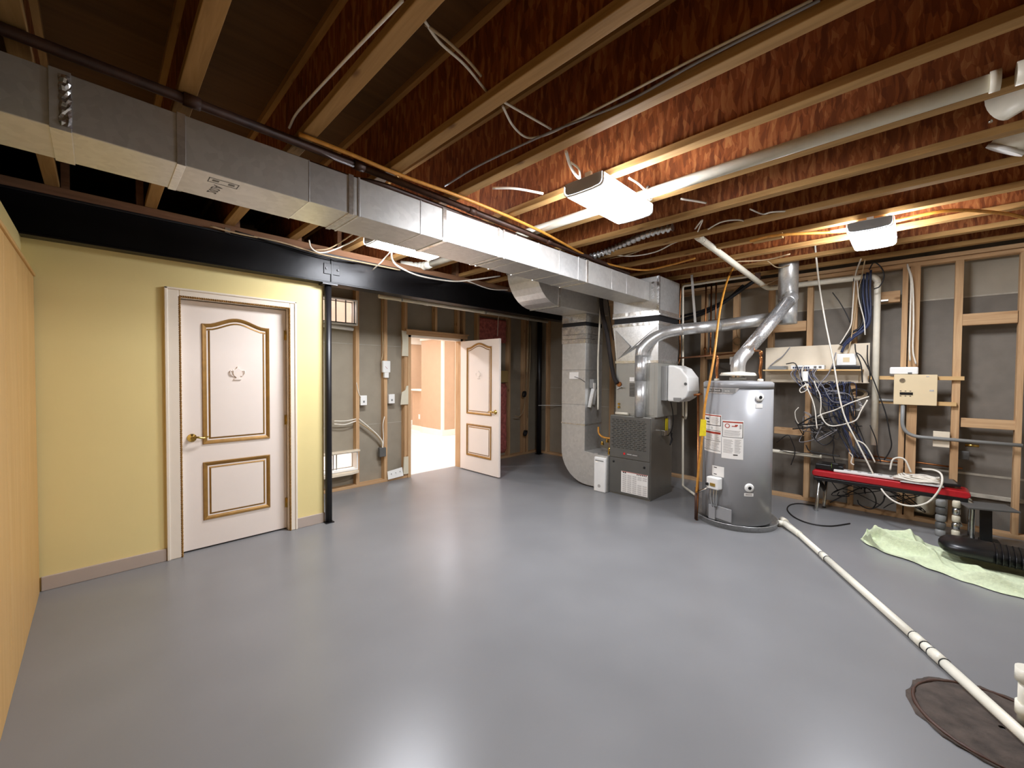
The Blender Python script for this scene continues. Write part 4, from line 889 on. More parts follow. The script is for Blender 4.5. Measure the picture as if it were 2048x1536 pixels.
# ================================================================ BACK WALL FITTINGS
def boot(name, z0, z1, label):
    t = thing(name, label, 'vent boot', (2.08, 5.06, z0))
    x0, x1, y0, y1, th = 1.86, 2.305, 5.0, 5.165, .018
    MB().box((x0, y0, z1-th), (x1, y1, z1)).build('top_panel', 'white_metal', t, .004)
    MB().box((x0, y0, z0), (x1, y1, z0+th)).build('bottom_panel', 'white_metal', t, .004)
    MB().box((x1-th, y0, z0+th), (x1, y1, z1-th)).build('side_panel', 'white_metal', t, .004)
    MB().box((x0, y0, z0+th), (x0+th, y1, z1-th)).build('side_panel', 'white_metal', t, .004)
    return t
t = boot('wall_boot', 2.055, 2.375, 'white metal vent boot high on the framed wall behind the black post')
for x in (2.04, 2.16, 2.27): MB().box((x-.006, 5.02, 2.073), (x+.006, 5.03, 2.357)).build('grille_bar', 'dark_grey_box', t)
MB().box((1.86, 5.02, 2.075), (2.29, 5.03, 2.087)).build('grille_bar', 'dark_grey_box', t)
solo(MB().tube([(1.80, 5.04, 2.03), (2.26, 5.04, 2.01)], .022, 10), 'white_roll', 'white_plastic', 'white tube resting under the high vent boot', 'tube')
t = boot('wall_boot', .235, .475, 'white metal vent boot low on the framed wall behind the black post')
for x in (2.03, 2.07): MB().box((x-.006, 5.09, .253), (x+.006, 5.10, .457)).build('grille_bar', 'grey_plastic', t)
MB().prism([(1.75, 4.93), (2.20, 4.93), (2.30, 4.97), (2.31, 5.03), (1.75, 5.03)], 2, .20, .232).build('sill', 'plywood_white', t, .003)
MB().box((1.75, 4.95, .475), (2.31, 5.03, .495)).build('top_shelf', 'plywood_white', t, .003)
def plate(x, z, w_, h_, label, y0=5.018, inner=True):
    t = thing('wall_plate', label, 'wall plate', (x, 5.03, z-h_/2))
    MB().box((x-w_/2, y0, z-h_/2), (x+w_/2, 5.06, z+h_/2)).build('cover', 'white_plastic', t, .004)
    if inner:
        MB().box((x-.012, y0-.002, z-.03), (x+.012, y0+.001, z-.004)).build('socket', 'grey_plastic', t)
        MB().box((x-.012, y0-.002, z+.004), (x+.012, y0+.001, z+.03)).build('socket', 'white_metal', t)
plate(2.39, 1.11, .085, .125, 'white outlet plate on the stud nearest the black post')
plate(2.785, 1.115, .085, .125, 'white switch plate on the second stud from the black post')
t = thing('thermostat_box', 'white switch box with a red mark on the second stud, above eye level', 'switch box', (2.70, 5.0, 1.42))
MB().box((2.64, 4.985, 1.47), (2.745, 5.032, 1.625)).build('cover', 'white_plastic', t, .006)
MB().box((2.665, 4.99, 1.40), (2.725, 5.032, 1.47)).build('lower_cover', 'white_plastic', t, .004)
MB().bar((2.67, 4.984, 1.55), (2.70, 4.984, 1.52), .003, .006, (0, 1, 0)).build('red_mark', 'label_red', t)
solo(MB().box((2.60, 5.0, .35), (2.69, 5.06, .47)), 'junction_box', 'dark_grey_box', 'dark grey junction box low on the second stud of the framed wall', 'junction box', bevel=.004)
W = [
 ([(2.656,5.020,2.429),(2.649,5.020,2.098),(2.656,5.020,1.768),(2.634,5.020,1.622)], .007, 'cable_tan', 'cable running down the second stud to the white switch box'),
 ([(2.011,5.020,0.873),(2.146,5.020,0.863),(2.286,5.020,0.878)], .008, 'cable_white', 'upper of two white cables crossing the first stud bay'),
 ([(2.015,5.030,0.835),(2.150,5.030,0.818),(2.291,5.030,0.851)], .008, 'cable_white', 'lower of two white cables crossing the first stud bay'),
 ([(2.326,5.020,0.875),(2.439,5.020,0.776),(2.577,5.020,0.645),(2.648,5.020,0.538),(2.641,5.020,0.405)], .009, 'cable_white', 'white cable slanting down to the dark grey junction box'),
 ([(2.330,5.030,0.829),(2.478,5.030,0.719),(2.603,5.030,0.601),(2.646,5.030,0.490),(2.632,5.030,0.398)], .008, 'cable_tan', 'tan cable slanting down to the dark grey junction box'),
 ([(2.677,5.020,0.883),(2.655,5.020,0.771),(2.662,5.020,0.569),(2.648,5.020,0.417)], .007, 'cable_white', 'thin white cable rising from the dark grey junction box'),
 ([(2.294,5.020,1.340),(2.320,5.020,1.213),(2.353,5.020,1.148)], .005, 'cable_white', 'thin wire above the outlet plate nearest the black post'),
 ([(5.474,4.980,2.371),(5.466,4.980,1.901),(5.419,4.980,1.268),(5.371,4.980,0.864),(5.267,4.980,0.717),(5.139,4.980,0.726)], .010, 'cable_tan', 'bunch of cables hanging beside the dark corner post'),
 ([(5.528,4.980,2.376),(5.522,4.980,1.722),(5.489,4.980,0.994),(5.479,4.980,0.676)], .008, 'cable_tan', 'straight cable beside the dark corner post'),
 ([(4.92, 4.98, 2.66)]+[(4.737,4.980,2.436),(4.715,4.980,2.284),(4.705,4.980,2.099)], .007, 'cable_white', 'short white cable above the top edge of the open door'),
]
for pts, r_, m_, lab in W: cable(pts, r_, 'wire', m_, lab)
cpp = thing('conduit_pipe', 'pale pipe running behind the black beam above the open doorway', 'pipe', (4.0, 4.6, 2.36))
MB().tube([(2.38, 4.6, 2.385), (5.55, 4.6, 2.385)], .024, 12).build('run', 'pvc_white', cpp)
for x in (3.05, 4.05): MB().tube([(x-.03, 4.6, 2.385), (x+.03, 4.6, 2.385)], .028, 12).build('coupling', 'pvc_white', cpp)
for x in (2.68, 4.09, 5.05): MB().box((x-.008, 4.575, 2.36), (x+.008, 4.625, 2.65)).build('hanger', 'galvanized_dull', cpp)
for p in [(5.363,5.000,1.106),(5.397,5.000,0.399)]:
    g = MB()
    for k in range(5):
        a0 = random.random()*6; pts = [(p[0]+.045*math.cos(a0+i)*(.6+.1*k), 4.99-.008*k, p[2]+.05*math.sin(a0+i*1.1)) for i in range(9)]
        g.tube(catmull(pts, 3), .006, 5)
    o = solo(g, 'wire_bundle', 'cable_black', 'dark bundle of wire on the stud left of the corner post, '+('upper' if p[2] > .9 else 'lower')+' of two', 'wire bundle')
solo(MB().tube([(5.58, 4.82, .90), (5.80, 4.60, .905), (5.80, 4.1, .92)], .006, 6), 'thin_pipe', 'white_plastic', 'thin white line crossing the dark corner post', 'pipe')
# paper flags and scrap on the jamb stud
solo(MB().prism([(2.93, 1.70), (3.03, 1.70), (3.03, 2.04), (2.925, 2.05), (2.94, 1.9)], 1, 5.008, 5.014), 'paper_strip', 'bucket_cream', 'cream paper strip nailed at the top left of the doorway', 'paper')
solo(MB().prism([(2.91, 1.03), (3.03, 1.03), (3.03, 1.29), (3.0, 1.285), (2.985, 1.23), (2.93, 1.20)], 1, 5.008, 5.014), 'paper_scrap', 'bucket_cream', 'torn cream paper scrap at mid height left of the doorway', 'paper')
solo(MB().prism([(2.955, .06), (3.03, .06), (3.03, .30), (2.965, .30)], 1, 5.005, 5.025), 'paper_strip', 'bucket_cream', 'cream paper strip at the foot of the doorway jamb', 'paper')
t = thing('floor_plate', 'white face plate leaning on the bottom plate left of the doorway', 'plate', (2.86, 4.99, .03))
MB().add([(2.72, 5.0, .03), (2.95, 5.0, .045), (2.94, 5.02, .16), (2.72, 5.02, .135), (2.72, 5.008, .03), (2.95, 5.008, .045), (2.94, 5.028, .16), (2.72, 5.028, .135)], [(0,1,2,3),(7,6,5,4),(0,4,5,1),(1,5,6,2),(2,6,7,3),(3,7,4,0)]).build('cover', 'white_plastic', t)
for k in range(3): MB().lathe((2.77+k*.065, 4.998, .10+k*.006), [(.004, 0), (.004, .01)], 8, 1).build('screw_hole', 'dark_grey_box', t)
# ================================================================ RIGHT WALL: SHELF AND NETWORK GEAR
sh = thing('network_shelf', 'pale plywood backboard with a narrow shelf among the right wall studs', 'shelf', (5.7, .82, 1.38))
MB().prism([(.335, 1.385), (1.30, 1.375), (1.30, 1.80), (.335, 1.815)], 0, 5.764, 5.779).build('backboard', 'plywood_white', sh, .002)
MB().box((5.60, .38, 1.515), (5.764, 1.29, 1.532)).build('shelf_board', 'block_wood_y', sh, .002)
MB().box((5.745, .42, 1.385), (5.764, 1.24, 1.515)).build('cleat', 'plywood_white', sh, .002)
ro = thing('wifi_router', 'white square wireless router standing on the shelf', 'router', (5.66, .53, 1.56))
MB().box((5.645, .435, 1.575), (5.68, .60, 1.70)).build('case', 'white_plastic', ro, .008, seg=3)
MB().box((5.643, .49, 1.61), (5.646, .545, 1.66)).build('logo_square', 'panel_beige', ro)
mo = thing('modem', 'flat black modem under the white router', 'modem', (5.68, .52, 1.532))
MB().box((5.60, .40, 1.533), (5.75, .64, 1.572)).build('case', 'black_plastic', mo, .006)
MB().box((5.598, .60, 1.545), (5.602, .62, 1.55)).build('status_light', 'white_plastic', mo)
sw = thing('network_switch', 'white network switch with blue cables plugged in, middle of the shelf', 'switch', (5.68, .87, 1.532))
MB().box((5.61, .70, 1.533), (5.74, 1.01, 1.58)).build('case', 'white_plastic', sw, .004)
for k in range(8): MB().box((5.608, .835+k*.02, 1.543), (5.612, .85+k*.02, 1.563)).build('port', 'cable_blue', sw)
for k in range(2): MB().box((5.608, .725+k*.045, 1.545), (5.612, .75+k*.045, 1.568)).build('port', 'dark_grey_box', sw)
solo(MB().prism([(5.62, 1.533), (5.75, 1.533), (5.75, 1.575), (5.66, 1.575)], 1, 1.06, 1.24), 'amplifier_box', 'grey_plastic', 'flat grey metal box at the left end of the shelf', 'box', bevel=.003)
ad = thing('power_adapter', 'white power adapter dangling below the network switch', 'adapter', (5.56, .86, 1.38))
MB().box((5.535, .835, 1.395), (5.575, .885, 1.51)).build('case', 'white_plastic', ad, .006)
MB().box((5.533, .845, 1.393), (5.577, .875, 1.402)).build('end_cap', 'dark_grey_box', ad)
# control board on slats
for z, ya, yb in ((1.445, .345, -.345), (1.196, .255, -.30)):
    solo(MB().box((5.742, yb, z-.02), (5.78, ya, z+.018)), 'furring_strip', 'block_wood_y', 'pale wood slat across the studs behind the beige panel, '+('upper' if z > 1.3 else 'lower')+' of two', 'slat', bevel=.002)
ep = thing('alarm_panel', 'beige metal cover panel with a round lock and black indicator strip', 'panel', (5.7, -.015, 1.17))
MB().box((5.69, -.168, 1.175), (5.742, .14, 1.478)).build('cover', 'panel_beige', ep, .004)
MB().lathe((5.678, .078, 1.42), [(.018, 0), (.022, .006), (.022, .013)], 20, 0).build('lock', 'chrome', ep)
MB().box((5.685, .0, 1.275), (5.69, .095, 1.30)).build('indicator_strip', 'black_plastic', ep)
for k in range(3):
    for z in (1.26, 1.31): MB().box((5.687, .012+k*.035, z), (5.69, .024+k*.035, z+.006)).build('marking', 'label_black', ep)
MB().box((5.687, -.145, 1.315), (5.69, -.115, 1.33)).build('print_mark', 'label_grey', ep)
MB().box((5.687, -.11, 1.455), (5.69, -.09, 1.465)).build('print_mark', 'label_grey', ep)
jb2 = thing('chime_box', 'white plastic box behind the top of the beige panel', 'box', (5.76, .07, 1.478))
MB().box((5.70, -.035, 1.48), (5.775, .175, 1.555)).build('case', 'white_plastic', jb2, .012, seg=3)
MB().box((5.697, .01, 1.484), (5.701, .04, 1.50)).build('plug', 'dark_grey_box', jb2)
cable([(5.700,0.064,2.565),(5.700,0.036,2.421),(5.700,0.034,2.123),(5.700,0.034,1.774),(5.700,0.027,1.614)], .008, 'wire', 'cable_white', 'left of two white wires dropping from the ceiling to the white chime box')
cable([(5.700,0.065,2.585),(5.700,0.025,2.395),(5.700,0.010,2.021),(5.700,0.008,1.723),(5.700,-0.016,1.583)], .008, 'wire', 'cable_white', 'right of two white wires dropping from the ceiling to the white chime box')
cdt = thing('conduit', 'grey conduit curving down from the beige panel and along the wall', 'conduit', (5.72, -.3, .85))
MB().tube(pipe_path([(5.715, .07, 1.18), (5.715, .07, .86), (5.715, -.70, .855)], .16, 10), .0165, 12).build('run', 'grey_plastic', cdt)
MB().tube([(5.73, .30, 1.215), (5.73, .14, 1.21)], .014, 10).build('side_stub', 'grey_plastic', cdt)
solo(MB().box((5.74, -.262, .775), (5.779, -.150, .925)), 'backing_block', 'plywood_white', 'white square wood block under the grey conduit on a stud', 'block', bevel=.002)
solo(MB().tube(pipe_path([(5.90, .45, .60), (5.90, -.10, .575), (5.90, -.36, .565)], .05), .009, 8), 'copper_line', 'copper', 'upper thin copper line running behind the studs above the bench', 'pipe')
solo(MB().tube(pipe_path([(5.90, .45, .555), (5.90, -.02, .545)], .05), .009, 8), 'copper_line', 'copper', 'lower thin copper line running behind the studs above the bench', 'pipe')
vm = thing('valve_manifold', 'brass valve cluster behind the studs right of the backing block', 'valves', (5.90, -.32, .55))
MB().tube([(5.90, -.30, .40), (5.90, -.30, 1.0)], .016, 10).build('riser', 'dark_grey_box', vm)
for z in (.62, .70, .80, .96): MB().lathe((5.90, -.30, z), [(.018, 0), (.028, .012), (.028, .03), (.018, .042)], 10).build('fitting', 'brass', vm)
MB().tube([(5.88, -.37, .80), (5.88, -.46, .80)], .014, 8).build('side_outlet', 'brass', vm)
MB().box((5.86, -.40, .66), (5.90, -.32, .74)).build('valve_body', 'dark_grey_box', vm, .006)
wl = thing('wall_drain', 'white drain pipe running low behind the studs left of the bench', 'pipe', (5.73, 1.2, .52))
MB().tube([(5.73, 1.75, .555), (5.73, .72, .545)], .022, 12).build('run', 'pvc_white', wl)


# ---- hanging cables and tangle
W = [
 ([(5.000,0.731,2.876),(5.100,0.720,2.628),(5.450,0.733,2.382),(5.450,0.684,2.056),(5.450,0.646,1.841),(5.450,0.599,1.576),(5.450,0.551,1.261),(5.450,0.498,1.028),(5.450,0.406,0.804),(5.450,0.313,0.587),(5.450,0.233,0.398),(5.350,0.165,0.308),(5.300,0.082,0.260),(5.300,-0.019,0.254),(5.300,-0.116,0.309),(5.300,-0.177,0.414),(5.300,-0.203,0.509),(5.350,-0.197,0.576),(5.400,-0.153,0.597),(5.450,-0.080,0.586)], .0085, 'cable_white', 'long white cable hanging from the ceiling and looping below the red bench'),
 ([(5.660,0.364,2.544),(5.660,0.368,2.363),(5.660,0.353,2.178),(5.660,0.342,2.047),(5.660,0.380,1.945),(5.660,0.471,1.867),(5.660,0.532,1.795),(5.660,0.560,1.715)], .013, 'cable_blue', 'thick blue cable bundle dropping from the ceiling to the shelf, outer strand'),
 ([(5.680,0.393,2.537),(5.680,0.396,2.317),(5.680,0.373,2.130),(5.680,0.371,2.025),(5.680,0.421,1.939),(5.680,0.502,1.859),(5.680,0.555,1.786)], .012, 'cable_blue', 'thick blue cable bundle dropping from the ceiling to the shelf, middle strand'),
 ([(5.690,0.417,2.501),(5.690,0.412,2.268),(5.690,0.392,2.081),(5.690,0.415,1.977),(5.690,0.496,1.913),(5.690,0.578,1.799)], .012, 'cable_black', 'thick black cable dropping with the blue bundle to the shelf'),
 ([(5.660,0.337,2.565),(5.660,0.340,2.359),(5.660,0.332,2.150),(5.660,0.345,1.995),(5.660,0.431,1.907),(5.660,0.516,1.805)], .011, 'cable_blue', 'thick blue cable bundle dropping from the ceiling to the shelf, right strand'),
 ([(5.300,0.392,2.616),(5.660,0.456,2.560),(5.660,0.469,2.377),(5.660,0.477,2.165),(5.660,0.487,2.007),(5.660,0.534,1.892),(5.660,0.575,1.808)], .007, 'cable_white', 'white cable falling from the ceiling left of the blue bundle'),
 ([(5.300,0.362,2.600),(5.660,0.414,2.474),(5.660,0.439,2.320),(5.660,0.463,2.058),(5.660,0.491,1.793),(5.660,0.528,1.579)], .006, 'cable_tan', 'tan cable falling from the ceiling to behind the router'),
 ([(5.650,0.446,2.477),(5.650,0.425,2.264),(5.650,0.381,2.049),(5.650,0.370,1.892)], .006, 'cable_white', 'thin white wire beside the blue bundle'),
 ([(5.700,0.655,2.382),(5.700,0.588,2.264),(5.700,0.521,2.110),(5.700,0.499,2.038)], .005, 'cable_black', 'thin black wire slanting toward the blue bundle'),
 ([(5.600,0.435,1.708),(5.600,0.394,1.670),(5.600,0.349,1.576),(5.600,0.300,1.446),(5.600,0.238,1.243),(5.600,0.189,1.067),(5.600,0.156,0.868),(5.600,0.143,0.768),(5.600,0.160,0.690),(5.600,0.195,0.608)], .006, 'cable_black', 'black cable curving from the router down in front of the white pipe'),
 ([(5.620,0.346,1.784),(5.620,0.343,1.628),(5.620,0.321,1.483),(5.620,0.327,1.399)], .006, 'cable_black', 'black cable dropping past the right end of the shelf'),
 ([(5.600,0.445,1.798),(5.600,0.435,1.708),(5.600,0.392,1.576),(5.600,0.377,1.393)], .006, 'cable_black', 'black cable dropping between router and white pipe'),
 ([(5.720,1.042,1.793),(5.720,1.110,1.695),(5.720,1.180,1.637),(5.720,1.241,1.577)], .006, 'cable_grey', 'dark grey wire crossing the left of the plywood backboard'),
 ([(5.600,1.055,1.596),(5.600,0.978,1.606),(5.600,0.944,1.555),(5.600,0.909,1.441),(5.600,0.879,1.368)], .006, 'cable_black', 'black cable looping off the grey box on the shelf'),
 ([(5.550,0.875,1.581),(5.550,0.893,1.514),(5.550,0.882,1.424),(5.550,0.853,1.369),(5.550,0.833,1.302),(5.550,0.791,1.193),(5.550,0.766,1.083),(5.550,0.755,0.974),(5.550,0.744,0.875)], .007, 'cable_white', 'white cable falling from the left of the network switch'),
 ([(5.550,0.853,1.369),(5.550,0.907,1.311),(5.550,0.897,1.272),(5.550,0.847,1.302),(5.550,0.835,1.369),(5.550,0.880,1.334)], .006, 'cable_white', 'knot of white cable below the network switch'),
 ([(5.550,0.781,1.403),(5.550,0.757,1.332),(5.550,0.725,1.251),(5.550,0.714,1.142),(5.550,0.716,1.032),(5.550,0.675,0.953),(5.550,0.640,0.918)], .006, 'cable_white', 'white cable trailing from the dangling adapter'),
 ([(5.550,0.320,1.251),(5.550,0.469,1.176),(5.550,0.592,1.095),(5.550,0.699,1.044),(5.550,0.742,1.013)], .007, 'cable_white', 'white cable running level from the grey conduit stub to the left'),
 ([(5.550,0.331,1.215),(5.550,0.380,1.098),(5.550,0.417,1.001),(5.550,0.506,0.952),(5.550,0.610,0.921),(5.550,0.675,0.953),(5.550,0.716,1.043)], .007, 'cable_white', 'white cable swagging under the tangle'),
 ([(5.550,0.596,1.712),(5.550,0.623,1.578),(5.550,0.664,1.470),(5.550,0.727,1.371),(5.550,0.761,1.277)], .006, 'cable_grey', 'grey cable slanting from the router across the shelf edge'),
 ([(5.600,0.926,1.099),(5.600,0.958,1.039),(5.600,0.932,0.927),(5.600,0.852,0.894),(5.600,0.681,0.932)], .005, 'cable_white', 'thin white wire curling at the left of the tangle'),
 ([(5.560,0.722,1.042),(5.560,0.811,0.991),(5.560,0.883,0.934),(5.560,0.911,0.903),(5.560,0.765,0.939),(5.560,0.677,0.979)], .008, 'cable_black', 'black cable lying level through the tangle'),
 ([(5.560,0.762,1.249),(5.560,0.656,1.035),(5.560,0.668,0.953),(5.560,0.720,0.910),(5.560,0.845,0.875),(5.560,0.971,0.852)], .007, 'cable_black', 'black cable falling left through the tangle'),
 ([(5.600,0.782,0.844),(5.600,0.758,0.746),(5.600,0.677,0.701),(5.600,0.613,0.763),(5.600,0.601,0.830)], .006, 'cable_black', 'black cable loop hanging below the tangle'),
 ([(5.580,0.845,0.682),(5.580,0.807,0.619),(5.580,0.672,0.605),(5.580,0.544,0.601)], .006, 'cable_black', 'black cable drooping onto the bench end'),
 ([(5.580,0.612,0.820),(5.580,0.597,0.713),(5.580,0.603,0.604),(5.580,0.585,0.525)], .006, 'cable_black', 'black cable dropping straight onto the black box'),
 ([(5.580,0.470,0.649),(5.580,0.441,0.616),(5.580,0.451,0.546),(5.580,0.427,0.523)], .007, 'cable_white', 'short white plug lead above the white power strip'),
 ([(5.500,0.410,0.798),(5.500,0.346,0.764),(5.500,0.298,0.684),(5.500,0.258,0.588)], .007, 'cable_white', 'white cable arching down to the back of the bench'),
 ([(5.580,0.308,0.956),(5.580,0.259,0.807),(5.580,0.245,0.680),(5.580,0.217,0.582)], .005, 'cable_black', 'thin black wire beside the lower end of the white pipe'),
 ([(5.400,0.143,0.547),(5.400,0.127,0.647),(5.400,0.082,0.678),(5.400,0.040,0.661),(5.400,0.012,0.593),(5.400,-0.003,0.548)], .008, 'cable_white', 'white cable arching up from the coil on the bench'),
 ([(5.178,0.415,0.008),(4.950,0.545,0.008),(4.893,0.694,0.008),(4.991,0.834,0.008),(5.214,0.940,0.008),(5.438,0.958,0.008),(5.585,0.889,0.008),(5.606,0.745,0.008)], .006, 'cable_black', 'black cable looped on the grey floor in front of the bench'),
 ([(5.600,0.589,0.193),(5.600,0.497,0.266),(5.600,0.376,0.343),(5.600,0.279,0.398),(5.500,0.200,0.461)], .006, 'cable_black', 'black cable slanting under the red bench'),
 ([(5.620,0.623,0.072),(5.620,0.497,0.181),(5.620,0.357,0.291),(5.620,0.277,0.254),(5.620,0.248,0.156),(5.620,0.274,0.083)], .006, 'cable_black', 'black cable sagging under the red bench to the floor plate'),
 ([(5.600,0.393,0.155),(5.600,0.372,0.107),(5.600,0.284,0.085),(5.600,0.198,0.172),(5.600,0.181,0.278)], .006, 'cable_black', 'black cable loop under the middle of the red bench'),
 ([(5.700,1.116,0.574),(5.700,1.015,0.558),(5.700,0.871,0.572),(5.700,0.732,0.569)], .005, 'cable_black', 'thin black wire above the white wall drain left of the bench'),
 ([(5.700,1.153,0.659),(5.700,1.044,0.761),(5.700,0.993,0.678),(5.700,0.966,0.564),(5.700,1.003,0.412)], .005, 'cable_black', 'thin black wire curling beside the water heater'),
]
for pts, r_, m_, lab in W: cable(pts, r_, 'cable', m_, lab)
random.seed(11)
def rnd_path(c, sy, sz, n, x0):
    return [(x0+random.uniform(-.04, .04), c[0]+random.uniform(-sy, sy), c[1]+random.uniform(-sz, sz)) for _ in range(n)]
for k in range(16):   # blue network cables spraying out below the switch
    y0 = .97-k*.014; y1 = .52+random.uniform(-.08, .12); zl = random.uniform(1.12, 1.36)
    cable([(5.59, y0, 1.54), (5.555, y0+random.uniform(-.02, .03), 1.47), (5.56, y0-.06, 1.36+random.uniform(-.05, .05)), (5.60, (y0+y1)/2, zl), (5.66, y1, zl+random.uniform(-.06, .08)), (5.70, y1-.03, 1.0+random.uniform(-.1, .25))], .0042, 'network_cable', 'cable_blue' if k % 3 else 'cable_grey', ('thin blue' if k % 3 else 'thin grey')+' network cable in the tangle below the shelf', 'cable', ('blue' if k % 3 else 'grey')+' network cables tangled below the shelf')
for k in range(18):
    y1 = .56+random.uniform(-.09, .09)
    cable([(5.68, y1, 1.40), (5.66, y1+random.uniform(-.05, .05), 1.2), (5.66, y1-.02+random.uniform(-.05, .05), 1.0), (5.66, y1-.10+random.uniform(-.06, .06), .82), (5.60, y1-.20, .60)], .005, 'network_cable', 'cable_blue' if k % 2 else 'cable_black', ('dark blue' if k % 2 else 'black')+' cable falling from the shelf to the bench', 'cable', ('blue' if k % 2 else 'black')+' cables falling from the shelf to the bench')
for k in range(14):
    c = (.72+random.uniform(-.2, .12), .86+random.uniform(-.1, .12))
    cable(rnd_path(c, .16, .10, 5, 5.63), .0045, 'tangle_cable', 'cable_black' if k % 3 else 'cable_grey', 'loose '+('black' if k % 3 else 'grey')+' cable in the tangle above the left end of the bench', 'cable', 'loose '+('black' if k % 3 else 'grey')+' cables above the bench end')
for k in range(7):
    c = (.25+random.uniform(-.2, .2), .25)
    cable(rnd_path(c, .25, .13, 5, 5.60), .0045, 'tangle_cable', 'cable_black', 'loose dark cable looping under the red bench', 'cable', 'loose cables under the bench')
cb = thing('cable_coil', 'coil of dark cable hung behind the white pipe at shelf height', 'cable coil', (5.72, .40, 1.15))
for k in range(6):
    pts = [(5.72+.006*k, .42+(.085-.006*k)*math.cos(a*PI/8), 1.27+(.055-.004*k)*math.sin(a*PI/8)) for a in range(16)]
    MB().tube(pts, .006, 5, closed=True).build('loop', 'cable_tan' if k % 2 else 'cable_black', cb)
for k in range(4):
    pts = [(5.70+.006*k, .44+random.uniform(-.02, .02)+.05*math.cos(a*PI/6), 1.14+.05*math.sin(a*PI/6)) for a in range(12)]
    MB().tube(pts, .005, 5, closed=True).build('loop', 'cable_white' if k % 2 else 'cable_grey', cb)
wc = thing('wire_coil', 'pale ring of wire hanging behind the slanting heater vent', 'wire coil', (5.80, 1.6, 1.75))
for k in range(2): MB().tube([(5.76, 1.62+.045*math.cos(a*PI/8), 1.90+.05*math.sin(a*PI/8)) for a in range(16)], .005, 5, closed=True).build('loop', 'cable_tan', wc)
MB().tube(catmull([(5.76, 1.60, 1.95), (5.76, 1.62, 2.05), (5.76, 1.56, 2.12), (5.76, 1.45, 2.16)], 5), .004, 5).build('tail', 'cable_tan', wc)
# black hoses behind the copper pipes
cable([(5.70, 2.35, 2.22), (5.70, 2.1, 2.27), (5.70, 1.85, 2.36), (5.70, 1.55, 2.55), (5.70, 1.4, 2.64)], .022, 'black_hose', 'black_rubber', 'thick black hose rising behind the copper risers', 'hose', n=8)
cable([(5.72, 2.35, 2.28), (5.72, 2.05, 2.33), (5.72, 1.75, 2.44), (5.72, 1.55, 2.60)], .015, 'black_hose', 'black_rubber', 'thinner black hose beside the thick one behind the copper risers', 'hose', n=8)
solo(MB().box((5.74, 1.62, 1.60), (5.779, 1.70, 1.70)), 'switch_plate', 'white_plastic', 'white switch plate on a stud behind the heater vent', 'wall plate', bevel=.004)
cable([(5.500,0.342,2.537),(5.500,0.306,2.605),(5.500,0.252,2.546),(5.500,0.228,2.457),(5.500,0.256,2.362),(5.500,0.301,2.339)], .006, 'cable', 'cable_black', 'black cable loop behind the top elbow of the white pipe')
# ================================================================ BENCH
be = thing('weight_bench', 'red padded bench on chrome legs against the right wall', 'bench', (5.5, .2, 0))
MB().prism([(.76, .395), (.76, .435), (.74, .448), (-.12, .44), (-.36, .432), (-.385, .42), (-.385, .385), (-.36, .372), (.74, .385)], 0, 5.40, 5.66).build('pad', 'red_vinyl', be, .012, seg=3)
MB().box((5.405, -.37, .34), (5.655, .745, .378)).build('pad_base', 'black_plastic', be, .006)
for x, y_, lean in ((5.44, .70, .02), (5.64, .66, .02)):
    MB().tube([(x, y_, .34), (x+.005, y_+lean, .02), (x+.005, y_+lean, 0)], [.016, .016, .018], 12).build('leg', 'chrome', be)
for x in (5.43, 5.62):
    MB().tube(catmull([(x, -.28, .36), (x, -.36, .35), (x, -.40, .30), (x, -.40, .15), (x, -.40, 0)], 4), .017, 12).build('leg', 'chrome', be)
MB().tube([(5.43, -.33, .12), (5.62, -.33, .12)], .013, 10).build('crossbar', 'chrome', be)
MB().bar((5.54, .74, .36), (5.54, .66, .22), .16, .01, (0, 1, 0)).build('end_bracket', 'black_plastic', be)
for k in range(5):
    MB().lathe((5.40, -.30, .02+k*.066), [(.022, 0), (.028, .008), (.028, .05), (.02, .062)], 14).build('roller', 'chrome' if k % 2 else 'bucket_cream', be)
sk = thing('glass_jar_stack', 'stack of cloudy clear jars under the right end of the red bench', 'jars', (5.36, -.22, 0))
for k in range(5): MB().lathe((5.40, -.205, .0+k*.068), [(.03, 0), (.036, .01), (.036, .05), (.024, .064)], 14).build('jar', 'dark_grey_box' if k % 2 else 'grey_plastic', sk)
ped = thing('pedestal_stool', 'black pedestal with a thin flat top beside the right end of the bench', 'stool', (5.36, -.46, 0))
MB().prism([(5.22, -.36), (5.50, -.30), (5.58, -.60), (5.36, -.66)], 2, .325, .34).build('top_plate', 'dark_grey_box', ped, .003)
MB().bar((5.38, -.47, .325), (5.36, -.475, .03), .07, .05, (1, 0, 0)).build('stem', 'black_plastic', ped)
MB().prism([(5.22, -.44), (5.50, -.44), (5.54, -.56), (5.20, -.58)], 2, 0, .03).build('foot', 'black_plastic', ped, .006)
bx = thing('power_conditioner', 'black box with a lime sticker on the left end of the bench', 'box', (5.55, .62, .448))
MB().box((5.46, .50, .452), (5.66, .74, .51)).build('case', 'black_plastic', bx, .008)
MB().box((5.458, .575, .485), (5.48, .60, .53)).build('sticker', 'lime_sticker', bx)
MB().box((5.455, .54, .452), (5.50, .60, .535)).build('plug', 'black_plastic', bx, .006)
ps = thing('power_strip', 'long white power strip lying along the red bench', 'power strip', (5.5, .3, .446))
MB().box((5.435, .05, .449), (5.53, .58, .475)).build('body', 'white_plastic', ps, .006)
for k in range(5): MB().box((5.455, .12+k*.08, .4745), (5.495, .15+k*.08, .476)).build('socket', 'grey_plastic', ps)
cc = thing('cable_coil', 'flat coil of white cable lying on the red bench', 'cable coil', (5.5, -.05, .47))
